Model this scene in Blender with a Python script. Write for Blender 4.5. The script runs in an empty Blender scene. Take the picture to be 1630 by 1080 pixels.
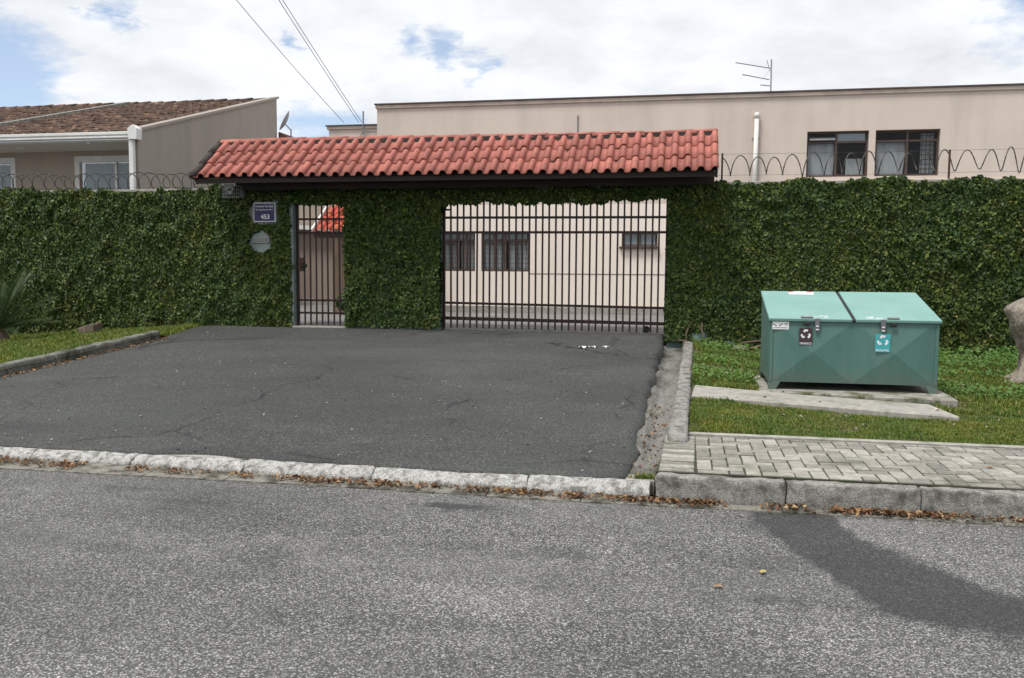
import bpy, bmesh, math, random
import numpy as np
from mathutils import Vector, Matrix
rng = np.random.default_rng(7); random.seed(7)
S = bpy.context.scene
COL = S.collection
rad = math.radians
# ------------------------------------------------------------------ camera
cam = bpy.data.cameras.new('camera'); co = bpy.data.objects.new('camera', cam); COL.objects.link(co); S.camera = co
cam.sensor_width = 36; cam.lens = 1395.05 / 1630 * 36; cam.clip_end = 2000; cam.clip_start = .05
yaw, pit, rol = rad(-11.137), rad(4.430), rad(.398)
fw = Vector((math.sin(yaw) * math.cos(pit), math.cos(yaw) * math.cos(pit), -math.sin(pit)))
r0 = Vector((math.cos(yaw), -math.sin(yaw), 0)); u0 = r0.cross(fw)
rr = r0 * math.cos(rol) + u0 * math.sin(rol); uu = -r0 * math.sin(rol) + u0 * math.cos(rol)
M = Matrix((rr, uu, -fw)).transposed().to_4x4(); M.translation = Vector((0, 0, 1.45)); co.matrix_world = M
# ------------------------------------------------------------------ node helpers
def sock(nt, s, v):
    if v is None: return
    if isinstance(v, bpy.types.NodeSocket): nt.links.new(v, s)
    elif isinstance(v, (tuple, list)):
        s.default_value = (*v, 1.0) if (s.type == 'RGBA' and len(v) == 3) else v
    else: s.default_value = v
def nd(nt, typ, ins=None, **props):
    n = nt.nodes.new(typ)
    for k, v in props.items(): setattr(n, k, v)
    for k, v in (ins or {}).items(): sock(nt, n.inputs[k], v)
    return n
def mth(nt, op, a, b=None, c=None, clamp=False):
    n = nd(nt, 'ShaderNodeMath', operation=op, use_clamp=clamp)
    for i, v in enumerate((a, b, c)): sock(nt, n.inputs[i], v)
    return n.outputs[0]
def mix(nt, f, a, b, mode='MIX'):
    n = nd(nt, 'ShaderNodeMix', data_type='RGBA', blend_type=mode, clamp_factor=True)
    sock(nt, n.inputs[0], f); sock(nt, n.inputs[6], a); sock(nt, n.inputs[7], b)
    return n.outputs[2]
def noise(nt, vec, scale, detail=4, rough=.55, dist=0):
    return nd(nt, 'ShaderNodeTexNoise', {'Vector': vec, 'Scale': scale, 'Detail': detail, 'Roughness': rough, 'Distortion': dist}).outputs[0]
def ramp(nt, f, lo, hi, a=0., b=1.):
    n = nd(nt, 'ShaderNodeMapRange', {0: f, 1: lo, 2: hi, 3: a, 4: b}, clamp=True); return n.outputs[0]
def mapping(nt, vec, scale=(1, 1, 1), rot=(0, 0, 0), loc=(0, 0, 0)):
    return nd(nt, 'ShaderNodeMapping', {'Vector': vec, 'Scale': scale, 'Rotation': rot, 'Location': loc}).outputs[0]
# ------------------------------------------------------------------ world: bright broken cloud
SUN_EL, SUN_AZ = 64.0, -142.0      # azimuth from +Y, clockwise; sun stands behind the camera to the left
W = bpy.data.worlds.new('World'); S.world = W; W.use_nodes = True
nt = W.node_tree; nt.nodes.clear()
sky = nd(nt, 'ShaderNodeTexSky', sky_type='NISHITA', sun_disc=False, sun_elevation=rad(SUN_EL), sun_rotation=rad(SUN_AZ), altitude=900, air_density=1.0, dust_density=.6, ozone_density=2.)
tc = nd(nt, 'ShaderNodeTexCoord').outputs['Generated']
sp = nd(nt, 'ShaderNodeSeparateXYZ', {0: tc})
den = mth(nt, 'ADD', mth(nt, 'MAXIMUM', sp.outputs[2], 0.0), .22)
cv = nd(nt, 'ShaderNodeCombineXYZ', {0: mth(nt, 'DIVIDE', sp.outputs[0], den), 1: mth(nt, 'DIVIDE', sp.outputs[1], den), 2: 0.0}).outputs[0]
n1 = noise(nt, cv, 1.7, 8, .58, .3)
n2 = noise(nt, mapping(nt, cv, loc=(3.1, 1.7, 0)), 4.5, 7, .6, .2)
def gap(d, r0_, r1_):            # a blue opening in the cloud cover round a sky direction
    dd = Vector(d).normalized()
    dt = nd(nt, 'ShaderNodeVectorMath', {0: tcw, 1: tuple(dd)}, operation='DOT_PRODUCT').outputs['Value']
    a = mth(nt, 'ARCCOSINE', mth(nt, 'MINIMUM', dt, .999999))
    return ramp(nt, a, rad(r0_), rad(r1_), 1, 0)
def pdir(x, y): return fw + rr * ((x - 815) / 1395.05) - uu * ((y - 540) / 1395.05)
wn = nd(nt, 'ShaderNodeTexNoise', {'Vector': cv, 'Scale': 5.0, 'Detail': 8., 'Roughness': .62})
tcw = nd(nt, 'ShaderNodeVectorMath', {0: tc, 1: nd(nt, 'ShaderNodeVectorMath', {0: nd(nt, 'ShaderNodeVectorMath', {0: wn.outputs[1], 1: (.5, .5, .5)}, operation='SUBTRACT').outputs[0], 1: (.16, .16, .05)}, operation='MULTIPLY').outputs[0]}, operation='ADD').outputs[0]
tcw = nd(nt, 'ShaderNodeVectorMath', {0: tcw}, operation='NORMALIZE').outputs[0]
g = gap(pdir(-60, 150), 2.5, 6.5)
for px_, py_, a, b in ((650, 68, .0, 2.2), (715, 70, .0, 2.2), (770, 112, .0, 1.7), (700, 100, .0, 1.6), (500, 225, 1.0, 4.2), (560, 215, 0, 2.5), (1640, -20, 1, 4.5), (10, 125, .5, 3.0), (170, 22, 0, 1.4), (440, 68, 0, 1.2)):
    g = mth(nt, 'MAXIMUM', g, mth(nt, 'MULTIPLY', gap(pdir(px_, py_), a, b), .9))
nn = mth(nt, 'ADD', mth(nt, 'MULTIPLY', n1, .55), mth(nt, 'MULTIPLY', n2, .45))
blue_a = ramp(nt, mth(nt, 'ADD', nn, mth(nt, 'MULTIPLY', g, -.30)), .25, .40, 1, 0)
cloud_v = ramp(nt, mth(nt, 'ADD', mth(nt, 'MULTIPLY', n1, .6), mth(nt, 'MULTIPLY', n2, .4)), .36, .62, 6.3, 8.6)
cloud = nd(nt, 'ShaderNodeVectorMath', {0: (.955, .985, 1.03)}, operation='SCALE'); sock(nt, cloud.inputs['Scale'], cloud_v)
blue = mix(nt, .22, nd(nt, 'ShaderNodeVectorMath', {0: sky.outputs[0], 'Scale': 1.25}, operation='SCALE').outputs[0], (7.6, 7.8, 8.2))
cl = mix(nt, mth(nt, 'MULTIPLY', blue_a, .95), cloud.outputs[0], blue)
bg = nd(nt, 'ShaderNodeBackground', {'Color': cl, 'Strength': .1})
nd(nt, 'ShaderNodeOutputWorld', {0: bg.outputs[0]})
# ------------------------------------------------------------------ sun (veiled) and exposure
sl = bpy.data.lights.new('sun', 'SUN'); sl.energy = 2.6; sl.angle = rad(16); sl.color = (1, .96, .9)
so = bpy.data.objects.new('sun', sl); COL.objects.link(so)
sd = Vector((math.sin(rad(SUN_AZ)) * math.cos(rad(SUN_EL)), math.cos(rad(SUN_AZ)) * math.cos(rad(SUN_EL)), math.sin(rad(SUN_EL))))
so.rotation_euler = sd.to_track_quat('Z', 'Y').to_euler(); so.location = sd * 60
S.render.engine = 'CYCLES'
v = S.view_settings; v.view_transform = 'Standard'; v.look = 'None'; v.gamma = 1; v.exposure = 0.35; v.use_curve_mapping = False
S.cycles.max_bounces = 6; S.cycles.diffuse_bounces = 3; S.cycles.transparent_max_bounces = 8
# ------------------------------------------------------------------ materials
def newmat(name):
    m = bpy.data.materials.new(name); m.use_nodes = True; t = m.node_tree; t.nodes.clear()
    b = nd(t, 'ShaderNodeBsdfPrincipled'); nd(t, 'ShaderNodeOutputMaterial', {0: b.outputs[0]})
    return m, t, b
def bump(t, b, h, strength, dist):
    sock(t, b.inputs['Normal'], nd(t, 'ShaderNodeBump', {'Strength': strength, 'Distance': dist, 'Height': h}).outputs[0])
def obj(t): return nd(t, 'ShaderNodeNewGeometry').outputs['Position']
def pbr(name, c1, c2, scale=6, rough=.75, bmp=.25, bdist=.004, bscale=None, rand=0., metal=0., spec=.4, lo=.35, hi=.65, stretch=(1, 1, 1), dirt=None, dscale=1.5, dlo=.52, dhi=.7):
    m, t, b = newmat(name); p = mapping(t, obj(t), stretch)
    n = noise(t, p, scale, 6, .6); c = mix(t, ramp(t, n, lo, hi), c1, c2)
    if dirt is not None:
        c = mix(t, ramp(t, noise(t, mapping(t, obj(t), stretch, loc=(5, 3, 1)), dscale, 7, .65), dlo, dhi), c, dirt)
    if rand:
        rn = nd(t, 'ShaderNodeObjectInfo').outputs['Random']
        c = mix(t, 1, c, nd(t, 'ShaderNodeCombineColor', {i: ramp(t, rn, 0, 1, 1 - rand, 1 + rand * .6) for i in range(3)}).outputs[0], 'MULTIPLY')
    sock(t, b.inputs['Base Color'], c); b.inputs['Roughness'].default_value = rough; b.inputs['Metallic'].default_value = metal
    b.inputs['Specular IOR Level'].default_value = spec
    if bmp: bump(t, b, noise(t, obj(t), bscale or scale * 6, 4, .6), bmp, bdist)
    return m
def leafmat(name, stops, rough=.5, spec=.35, trans=.15, lowf=None):
    m, t, b = newmat(name)
    ri = nd(t, 'ShaderNodeNewGeometry').outputs['Random Per Island']
    cr = nd(t, 'ShaderNodeValToRGB', {0: ri}); e = cr.color_ramp.elements
    e[0].position, e[0].color = stops[0][0], (*stops[0][1], 1); e[1].position, e[1].color = stops[-1][0], (*stops[-1][1], 1)
    for p_, c_ in stops[1:-1]:
        k = e.new(p_); k.color = (*c_, 1)
    c = cr.outputs[0]
    if lowf:
        c = mix(t, ramp(t, noise(t, obj(t), lowf[0], 3), .42, .64), c, mix(t, 1, c, lowf[1], 'MULTIPLY'))
    sock(t, b.inputs['Base Color'], c); b.inputs['Roughness'].default_value = rough; b.inputs['Specular IOR Level'].default_value = spec
    if trans:
        tr = nd(t, 'ShaderNodeBsdfTranslucent', {'Color': c}); mx = nd(t, 'ShaderNodeMixShader', {0: trans, 1: b.outputs[0], 2: tr.outputs[0]})
        t.nodes['Material Output'].inputs[0].links and t.links.remove(t.nodes['Material Output'].inputs[0].links[0])
        t.links.new(mx.outputs[0], t.nodes['Material Output'].inputs[0])
    return m
def asphalt(name, base, dark, light, stone_scale, patch=False, crack=0., big=.6, speck=.55):
    m, t, b = newmat(name); p = obj(t)
    c = mix(t, ramp(t, noise(t, p, big, 5, .6), .32, .68), base, dark)
    c = mix(t, mth(t, 'MULTIPLY', ramp(t, noise(t, mapping(t, p, (.45, 1.3, 1), loc=(2, 9, 0)), 1.3, 6, .65), .5, .72), .55), c, dark)
    c = mix(t, mth(t, 'MULTIPLY', ramp(t, noise(t, mapping(t, p, loc=(7, 2, 0)), .9, 6, .65), .55, .75), .16), c, light)
    vo = nd(t, 'ShaderNodeTexVoronoi', {'Vector': p, 'Scale': stone_scale, 'Randomness': 1.0}, feature='F1')
    rnd = nd(t, 'ShaderNodeSeparateColor', {0: vo.outputs['Color']}).outputs[0]
    vo2 = nd(t, 'ShaderNodeTexVoronoi', {'Vector': mapping(t, p, loc=(1.3, 4.1, 0)), 'Scale': stone_scale * .42, 'Randomness': 1.0}, feature='F1')
    rnd2 = nd(t, 'ShaderNodeSeparateColor', {0: vo2.outputs['Color']}).outputs[1]
    wear = ramp(t, noise(t, mapping(t, p, (.6, 1.2, 1), loc=(4, 4, 0)), .75, 6, .65), .35, .62, .45, 1.0)
    st = mth(t, 'MULTIPLY', mth(t, 'MULTIPLY', ramp(t, vo.outputs['Distance'], .30, .62, 1, .15), mth(t, 'POWER', rnd, 1.7)), wear)
    st2 = mth(t, 'MULTIPLY', mth(t, 'MULTIPLY', ramp(t, vo2.outputs['Distance'], .22, .42, 1, 0), ramp(t, rnd2, .90, .99)), wear)
    st = mth(t, 'MAXIMUM', st, st2)
    gapd = mth(t, 'MULTIPLY', ramp(t, vo.outputs['Distance'], .42, .75), .6)
    if patch:
        at = nd(t, 'ShaderNodeAttribute', attribute_name='stain').outputs['Fac']
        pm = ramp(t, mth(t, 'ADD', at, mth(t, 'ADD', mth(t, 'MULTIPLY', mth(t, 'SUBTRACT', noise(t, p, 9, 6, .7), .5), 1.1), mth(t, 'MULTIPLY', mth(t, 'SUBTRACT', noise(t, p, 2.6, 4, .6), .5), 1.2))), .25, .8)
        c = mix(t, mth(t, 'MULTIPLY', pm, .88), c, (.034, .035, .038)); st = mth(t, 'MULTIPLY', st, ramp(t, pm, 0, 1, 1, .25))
        rs = ramp(t, noise(t, mapping(t, p, loc=(-1.51, -5.2, 0)), 3.2, 3), .74, .88)
        c = mix(t, rs, c, (.12, .06, .065))
    c = mix(t, gapd, c, dark)
    c = mix(t, mth(t, 'MULTIPLY', st, speck), c, light)
    fine = noise(t, p, stone_scale * 1.6, 3, .75)
    c = mix(t, 1, c, nd(t, 'ShaderNodeCombineColor', {i: ramp(t, fine, .3, .7, .36, 1.6) for i in range(3)}).outputs[0], 'MULTIPLY')
    if crack:
        wp = nd(t, 'ShaderNodeVectorMath', {0: p, 1: nd(t, 'ShaderNodeVectorMath', {0: nd(t, 'ShaderNodeTexNoise', {'Vector': p, 'Scale': 1.7, 'Detail': 6.}).outputs[1], 'Scale': .9}, operation='SCALE').outputs[0]}, operation='ADD').outputs[0]
        ve = nd(t, 'ShaderNodeTexVoronoi', {'Vector': mapping(t, wp, (.40, .26, 0)), 'Scale': 1.0}, feature='DISTANCE_TO_EDGE').outputs['Distance']
        ck = mth(t, 'MULTIPLY', ramp(t, ve, 0, .011, 1, 0), ramp(t, noise(t, p, .8, 3), .45, .6))
        c = mix(t, mth(t, 'MULTIPLY', ck, crack), c, (.012, .012, .013))
    sock(t, b.inputs['Base Color'], c); b.inputs['Roughness'].default_value = .85; b.inputs['Specular IOR Level'].default_value = .3
    bump(t, b, mth(t, 'ADD', mth(t, 'MULTIPLY', vo.outputs['Distance'], -.7), fine), .7, .006)
    return m
def stucco(name, c1, c2, stain, amount=.5, streak=1.0):
    m, t, b = newmat(name); p = obj(t)
    c = mix(t, ramp(t, noise(t, p, .7, 5, .6), .35, .65), c1, c2)
    s = noise(t, mapping(t, p, (2.6 * streak, 2.6 * streak, .22)), 1.0, 6, .65)
    c = mix(t, mth(t, 'MULTIPLY', ramp(t, s, .47, .72), amount), c, stain)
    c = mix(t, mth(t, 'MULTIPLY', ramp(t, noise(t, p, 30, 3, .6), .4, .65), .10), c, stain)
    sock(t, b.inputs['Base Color'], c); b.inputs['Roughness'].default_value = .9; b.inputs['Specular IOR Level'].default_value = .2
    bump(t, b, noise(t, p, 70, 3, .7), .35, .004); return m
def glass(name, tint=(.02, .025, .03), mixf=.55, rough=.03):
    m, t, b = newmat(name); b.inputs['Base Color'].default_value = (*tint, 1); b.inputs['Roughness'].default_value = rough; b.inputs['Specular IOR Level'].default_value = .7
    tr = nd(t, 'ShaderNodeBsdfTransparent', {0: (.93, .95, .96, 1)}); mx = nd(t, 'ShaderNodeMixShader', {0: mixf, 1: b.outputs[0], 2: tr.outputs[0]})
    o_ = t.nodes['Material Output']; t.links.remove(o_.inputs[0].links[0]); t.links.new(mx.outputs[0], o_.inputs[0]); return m
MT = dict(
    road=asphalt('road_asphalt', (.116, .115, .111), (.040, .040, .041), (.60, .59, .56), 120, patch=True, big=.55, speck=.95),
    drive=asphalt('driveway_asphalt', (.060, .067, .062), (.030, .031, .031), (.23, .225, .205), 95, crack=.9, big=.4, speck=.8),
    yard=pbr('yard_concrete', (.22, .215, .205), (.15, .148, .142), 1.5, .9),
    soil=pbr('soil', (.105, .08, .05), (.05, .06, .022), 5, .95, bmp=.6, bdist=.02),
    sand=pbr('joint_sand', (.040, .034, .026), (.035, .048, .018), 4, .95),
    paver=pbr('paver_concrete', (.36, .342, .30), (.24, .228, .20), 24, .9, bmp=.7, bscale=80, rand=.36, dirt=(.15, .15, .115), dscale=3.2, dlo=.5, dhi=.72),
    kerbw=pbr('whitewashed_concrete', (.56, .55, .53), (.22, .215, .20), 130, .9, bmp=1., bdist=.008, bscale=120, lo=.42, hi=.62, dirt=(.17, .165, .15), dscale=18, dlo=.46, dhi=.62),
    kerb=pbr('weathered_concrete', (.37, .36, .33), (.13, .127, .115), 130, .92, bmp=1., bdist=.008, bscale=120, lo=.42, hi=.64, dirt=(.10, .096, .085), dscale=11, dlo=.45, dhi=.64),
    channel=pbr('channel_concrete', (.23, .225, .205), (.14, .138, .125), 26, .92, bmp=.4, stretch=(1, .3, 1), dirt=(.065, .06, .045), dscale=4, dlo=.44, dhi=.62),
    kerbd=pbr('dark_mossy_concrete', (.20, .195, .17), (.10, .10, .085), 7, .92, bmp=.6, bdist=.01, dirt=(.045, .05, .035), dscale=3, dlo=.48, dhi=.65),
    slab=pbr('slab_concrete', (.39, .37, .335), (.26, .25, .225), 14, .92, bmp=.6, dirt=(.15, .15, .11), dscale=3.5, dlo=.52, dhi=.72),
    padmoss=pbr('mossy_slab_concrete', (.34, .325, .29), (.22, .21, .185), 12, .92, bmp=.6, dirt=(.07, .08, .035), dscale=5, dlo=.5, dhi=.64),
    gutter=pbr('gutter_concrete', (.27, .255, .22), (.15, .145, .125), 45, .92, bmp=.6, dirt=(.06, .055, .042), dscale=7, dlo=.44, dhi=.60),
    teal=pbr('teal_painted_plaster', (.24, .33, .31), (.17, .245, .235), 5, .85, dirt=(.10, .12, .10), dscale=4),
    plaster=pbr('bare_plaster', (.34, .385, .36), (.25, .30, .28), 9, .9),
    coping=pbr('cement_coping', (.36, .34, .31), (.22, .21, .19), 6, .92, dirt=(.33, .17, .11), dscale=2.5, dlo=.58, dhi=.68),
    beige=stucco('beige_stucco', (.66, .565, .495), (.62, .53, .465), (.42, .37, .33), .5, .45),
    cream=stucco('brightened_beige_stucco', (.86, .765, .685), (.82, .725, .65), (.66, .58, .52), .3),  # lower storey: beige wall made lighter, its brightness put into the colour
    trim=stucco('coping_stucco', (.60, .49, .42), (.54, .44, .375), (.26, .22, .20), .6),
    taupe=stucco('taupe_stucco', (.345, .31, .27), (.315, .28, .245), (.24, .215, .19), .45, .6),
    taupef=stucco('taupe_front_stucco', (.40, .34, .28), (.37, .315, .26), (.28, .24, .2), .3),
    wing=stucco('rosy_stucco', (.33, .26, .22), (.29, .23, .195), (.2, .16, .135), .5),
    soffit=pbr('painted_soffit', (.60, .57, .52), (.56, .53, .48), 2, .9, bmp=.1),
    white=pbr('white_paint', (.72, .72, .70), (.62, .62, .60), 4, .55, bmp=.08),
    pvc=pbr('white_pvc', (.74, .73, .69), (.62, .60, .56), 3, .45, bmp=.03),
    capdark=pbr('dark_flashing', (.07, .05, .045), (.11, .08, .07), 3, .7, bmp=.1),
    brownwall=pbr('brown_plaster', (.20, .14, .10), (.15, .105, .08), 2, .9),
    tile=pbr('red_roof_tile', (.44, .150, .115), (.35, .115, .088), 6, .68, bmp=.3, rand=.22, dirt=(.20, .10, .085), dscale=9, dlo=.54, dhi=.72),
    tile2=pbr('bright_red_roof_tile', (.50, .105, .06), (.42, .08, .045), 7, .7, bmp=.2, rand=.12),
    oldtile=pbr('weathered_brown_roof_tile', (.15, .085, .06), (.07, .052, .043), 5, .9, bmp=.4, rand=.5, dirt=(.36, .23, .15), dscale=4.2, dlo=.54, dhi=.68),
    mortar=pbr('dark_mortar', (.06, .05, .045), (.035, .03, .028), 8, .95),
    wood=pbr('dark_stained_wood', (.060, .036, .026), (.035, .022, .017), 9, .7, bmp=.3, stretch=(.15, 2, 2)),
    shadewood=pbr('shade_painted_timber', (.032, .021, .016), (.018, .013, .011), 9, .75, bmp=.3, stretch=(.15, 2, 2)),  # canopy wood darkened further: under-eave shade put into the colour
    steel=pbr('brown_painted_steel', (.042, .020, .017), (.028, .015, .013), 12, .5, bmp=.1, rand=.2),
    rust=pbr('rusty_steel', (.10, .05, .035), (.05, .03, .025), 14, .7),
    wire=pbr('dull_galvanised_wire', (.10, .10, .10), (.06, .055, .05), 14, .5, metal=.5),
    zinc=pbr('galvanised_metal', (.35, .36, .36), (.26, .27, .27), 10, .45, metal=.6),
    cage=pbr('white_coated_wire', (.42, .45, .44), (.3, .33, .32), 10, .6),
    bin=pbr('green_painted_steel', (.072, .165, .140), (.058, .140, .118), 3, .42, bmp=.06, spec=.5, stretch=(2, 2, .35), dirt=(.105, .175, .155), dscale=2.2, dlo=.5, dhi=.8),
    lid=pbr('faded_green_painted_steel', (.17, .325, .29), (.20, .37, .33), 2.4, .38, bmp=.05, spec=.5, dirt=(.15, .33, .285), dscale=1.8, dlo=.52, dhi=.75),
    black=pbr('black_rubber', (.015, .015, .016), (.022, .022, .022), 9, .7),
    stickw=pbr('white_sticker', (.75, .76, .77), (.68, .69, .70), 5, .5, bmp=0),
    stickbr=pbr('brown_sticker', (.045, .026, .03), (.05, .03, .035), 5, .5, bmp=0),
    stickbl=pbr('teal_sticker', (.05, .33, .37), (.06, .37, .40), 5, .5, bmp=0),
    stickred=pbr('red_sticker', (.45, .05, .04), (.4, .05, .04), 5, .5, bmp=0),
    navy=pbr('navy_enamel', (.018, .02, .085), (.022, .025, .10), 5, .4, bmp=0),
    letter=pbr('sign_white', (.8, .8, .82), (.76, .76, .78), 5, .5, bmp=0),
    ink=pbr('grey_ink', (.12, .12, .13), (.16, .16, .17), 5, .6, bmp=0),
    bark=pbr('grey_bark', (.33, .285, .235), (.19, .165, .14), 9, .95, bmp=1., bdist=.035, bscale=26, stretch=(1.6, 1.6, .6), dirt=(.10, .085, .075), dscale=3, dlo=.55, dhi=.7),
    twig=pbr('woody_vine', (.19, .145, .105), (.12, .09, .065), 9, .95),
    glass=glass('window_glass', mixf=.86), glassd=glass('frosted_window_glass', (.36, .42, .46), .5, .2),
    brownframe=pbr('brown_window_frame', (.085, .055, .045), (.06, .04, .034), 6, .55, bmp=.08),
    curtain=pbr('grey_curtain_cloth', (.62, .62, .62), (.50, .50, .51), 3, .95, bmp=.2, stretch=(4, 4, .4)),
    lace=pbr('white_curtain_cloth', (.82, .81, .78), (.7, .7, .68), 5, .95, bmp=.2, stretch=(8, 8, .4)),
    ivy=leafmat('ivy_leaf', ((0, (.015, .034, .010)), (.35, (.033, .068, .014)), (.7, (.062, .110, .021)), (.95, (.112, .160, .034)), (1, (.20, .21, .06))), rough=.45, spec=.3, lowf=(.9, (1.3, 1.1, .88))),
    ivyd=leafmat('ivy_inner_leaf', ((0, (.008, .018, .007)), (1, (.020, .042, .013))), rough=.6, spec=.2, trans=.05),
    grass=leafmat('grass_blade', ((0, (.055, .10, .018)), (.5, (.105, .18, .030)), (.85, (.18, .24, .055)), (1, (.34, .28, .14))), rough=.6, spec=.2, trans=.3, lowf=(2.3, (1.4, 1.1, .9))),
    weed=leafmat('weed_leaf', ((0, (.05, .12, .02)), (.6, (.09, .19, .03)), (1, (.15, .24, .05))), rough=.5, trans=.25),
    cycad=leafmat('cycad_leaflet', ((0, (.030, .055, .018)), (.7, (.055, .092, .030)), (1, (.09, .13, .045))), rough=.4, spec=.45, trans=.1),
    litter=leafmat('dry_leaf', ((0, (.075, .042, .024)), (.4, (.17, .085, .042)), (.75, (.30, .17, .085)), (1, (.42, .31, .17))), rough=.8, trans=.1),
    flake=leafmat('pale_litter', ((0, (.14, .12, .08)), (.6, (.30, .27, .19)), (1, (.48, .45, .36))), rough=.9, trans=0),
    paper=pbr('white_paper', (.75, .76, .78), (.6, .62, .64), 6, .8, bmp=.1),
    yellowleaf=pbr('yellow_leaf', (.42, .35, .12), (.34, .26, .09), 20, .7, bmp=.1),
    orangeleaf=pbr('orange_leaf', (.34, .19, .08), (.26, .14, .06), 20, .7, bmp=.1),
    stone=pbr('field_stone', (.24, .21, .18), (.16, .14, .125), 7, .95, bmp=.5),
    fired=pbr('fired_clay_block', (.20, .15, .115), (.10, .08, .065), 16, .95, bmp=.5),
    dish=pbr('grey_dish_metal', (.34, .35, .35), (.25, .26, .26), 4, .5),
    cable=pbr('grey_cable', (.24, .24, .25), (.19, .19, .20), 4, .6, bmp=0),
    plant=leafmat('garden_leaf', ((0, (.03, .08, .02)), (1, (.07, .16, .04))), trans=.2),
)
def add_wear(mname, rustc, zlo, amount, dent=.25):      # rust freckles, splash dirt low down and shallow dents on painted steel
    m = MT[mname]; t = m.node_tree; b = t.nodes['Principled BSDF']; p = obj(t); lk = b.inputs['Base Color'].links[0]; c = lk.from_socket
    c = mix(t, mth(t, 'MULTIPLY', ramp(t, noise(t, p, 26, 8, .72), .66, .74), amount), c, rustc)
    z = nd(t, 'ShaderNodeSeparateXYZ', {0: p}).outputs[2]
    sp_ = mth(t, 'MULTIPLY', ramp(t, mth(t, 'ADD', z, mth(t, 'MULTIPLY', noise(t, mapping(t, p, (6, 6, 1.2)), 1.5, 6, .7), -.35)), zlo, zlo + .22, 1, 0), .45)
    c = mix(t, sp_, c, (.13, .125, .10))
    c = mix(t, mth(t, 'MULTIPLY', ramp(t, noise(t, mapping(t, p, (9, 9, .5), (0, .15, 0)), 2.2, 6, .7), .6, .72), .35), c, (.24, .32, .30))
    sock(t, b.inputs['Base Color'], c); sock(t, b.inputs['Roughness'], ramp(t, noise(t, p, 5, 6, .7), .35, .65, .33, .6))
    h = mth(t, 'ADD', mth(t, 'MULTIPLY', noise(t, p, 3.2, 2, .5), 1.0), mth(t, 'MULTIPLY', noise(t, p, 60, 3), .03)); bump(t, b, h, dent, .03)
add_wear('bin', (.10, .045, .025), .10, .8); add_wear('lid', (.16, .10, .07), -.5, .35, .15)
# ------------------------------------------------------------------ mesh helpers
class MB:
    def __init__(s): s.V = []; s.F = []
    def add(s, V, F):
        o = len(s.V); s.V += [tuple(map(float, v)) for v in V]; s.F += [tuple(int(i) + o for i in f) for f in F]; return s
    def box(s, x0, x1, y0, y1, z0, z1):
        return s.add([(x0, y0, z0), (x1, y0, z0), (x1, y1, z0), (x0, y1, z0), (x0, y0, z1), (x1, y0, z1), (x1, y1, z1), (x0, y1, z1)],
                     [(0, 3, 2, 1), (4, 5, 6, 7), (0, 1, 5, 4), (1, 2, 6, 5), (2, 3, 7, 6), (3, 0, 4, 7)])
    def hexa(s, bot, top):      # 4 bottom points, 4 top points, same winding
        return s.add(list(bot) + list(top), [(0, 3, 2, 1), (4, 5, 6, 7), (0, 1, 5, 4), (1, 2, 6, 5), (2, 3, 7, 6), (3, 0, 4, 7)])
    def tube(s, P, R, n=6, cap=True):
        P = [Vector(p) for p in P]; R = R if hasattr(R, '__len__') else [R] * len(P)
        V = []; up = None
        for i, p in enumerate(P):
            t = (P[min(i + 1, len(P) - 1)] - P[max(i - 1, 0)]).normalized()
            if up is None: up = t.orthogonal().normalized()
            up = (up - t * up.dot(t)); up = up.normalized() if up.length > 1e-6 else t.orthogonal().normalized(); b = t.cross(up)
            for k in range(n):
                a = 2 * math.pi * k / n; V.append(p + (up * math.cos(a) + b * math.sin(a)) * R[i])
        F = [(i * n + k, i * n + (k + 1) % n, (i + 1) * n + (k + 1) % n, (i + 1) * n + k) for i in range(len(P) - 1) for k in range(n)]
        if cap: F += [tuple(range(n - 1, -1, -1)), tuple(range((len(P) - 1) * n, len(P) * n))]
        return s.add(V, F)
    def prism(s, poly, z0, z1):  # polygon in plan (counter-clockwise), z may be a function of (x, y) for the top
        n = len(poly); zt = z1 if callable(z1) else (lambda x, y: z1)
        V = [(x, y, z0) for x, y in poly] + [(x, y, zt(x, y)) for x, y in poly]
        return s.add(V, [tuple(range(n - 1, -1, -1)), tuple(range(n, 2 * n))] + [(i, (i + 1) % n, n + (i + 1) % n, n + i) for i in range(n)])
    def mesh(s, name, bevel=0, smooth=False, off=(0, 0, 0)):
        me = bpy.data.meshes.new(name)
        me.from_pydata([(v[0] - off[0], v[1] - off[1], v[2] - off[2]) for v in s.V], [], s.F)
        if bevel:
            bm = bmesh.new(); bm.from_mesh(me); bmesh.ops.bevel(bm, geom=bm.edges[:], offset=bevel, segments=1, affect='EDGES', profile=.5); bm.to_mesh(me); bm.free()
        if smooth: me.polygons.foreach_set('use_smooth', [True] * len(me.polygons))
        me.update(); return me
def base_of(p):
    b = Vector((0, 0, 0))
    while p: b += Vector(p.location); p = p.parent
    return b
def link(name, me, mat, parent=None, loc=None):
    o = bpy.data.objects.new(name, me)
    if mat is not None:
        if len(me.materials) == 0: me.materials.append(MT[mat] if isinstance(mat, str) else mat)
    COL.objects.link(o)
    if parent: o.parent = parent
    if loc is not None: o.location = loc
    return o
def build(name, mb, mat, parent=None, bevel=0, smooth=False):     # vertices given in world coordinates
    return link(name, mb.mesh(name, bevel, smooth, base_of(parent) if parent else (0, 0, 0)), mat, parent)
def piece(name, me, mat, parent, world, rot=(0, 0, 0), scale=(1, 1, 1)):   # shares mesh data
    o = link(name, me, mat, parent, Vector(world) - base_of(parent)); o.rotation_euler = rot; o.scale = scale; return o
def tag(o, label=None, cat=None, group=None, kind=None):
    if label: o['label'] = label
    if cat: o['category'] = cat
    if group: o['group'] = group
    if kind: o['kind'] = kind
    return o
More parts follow.
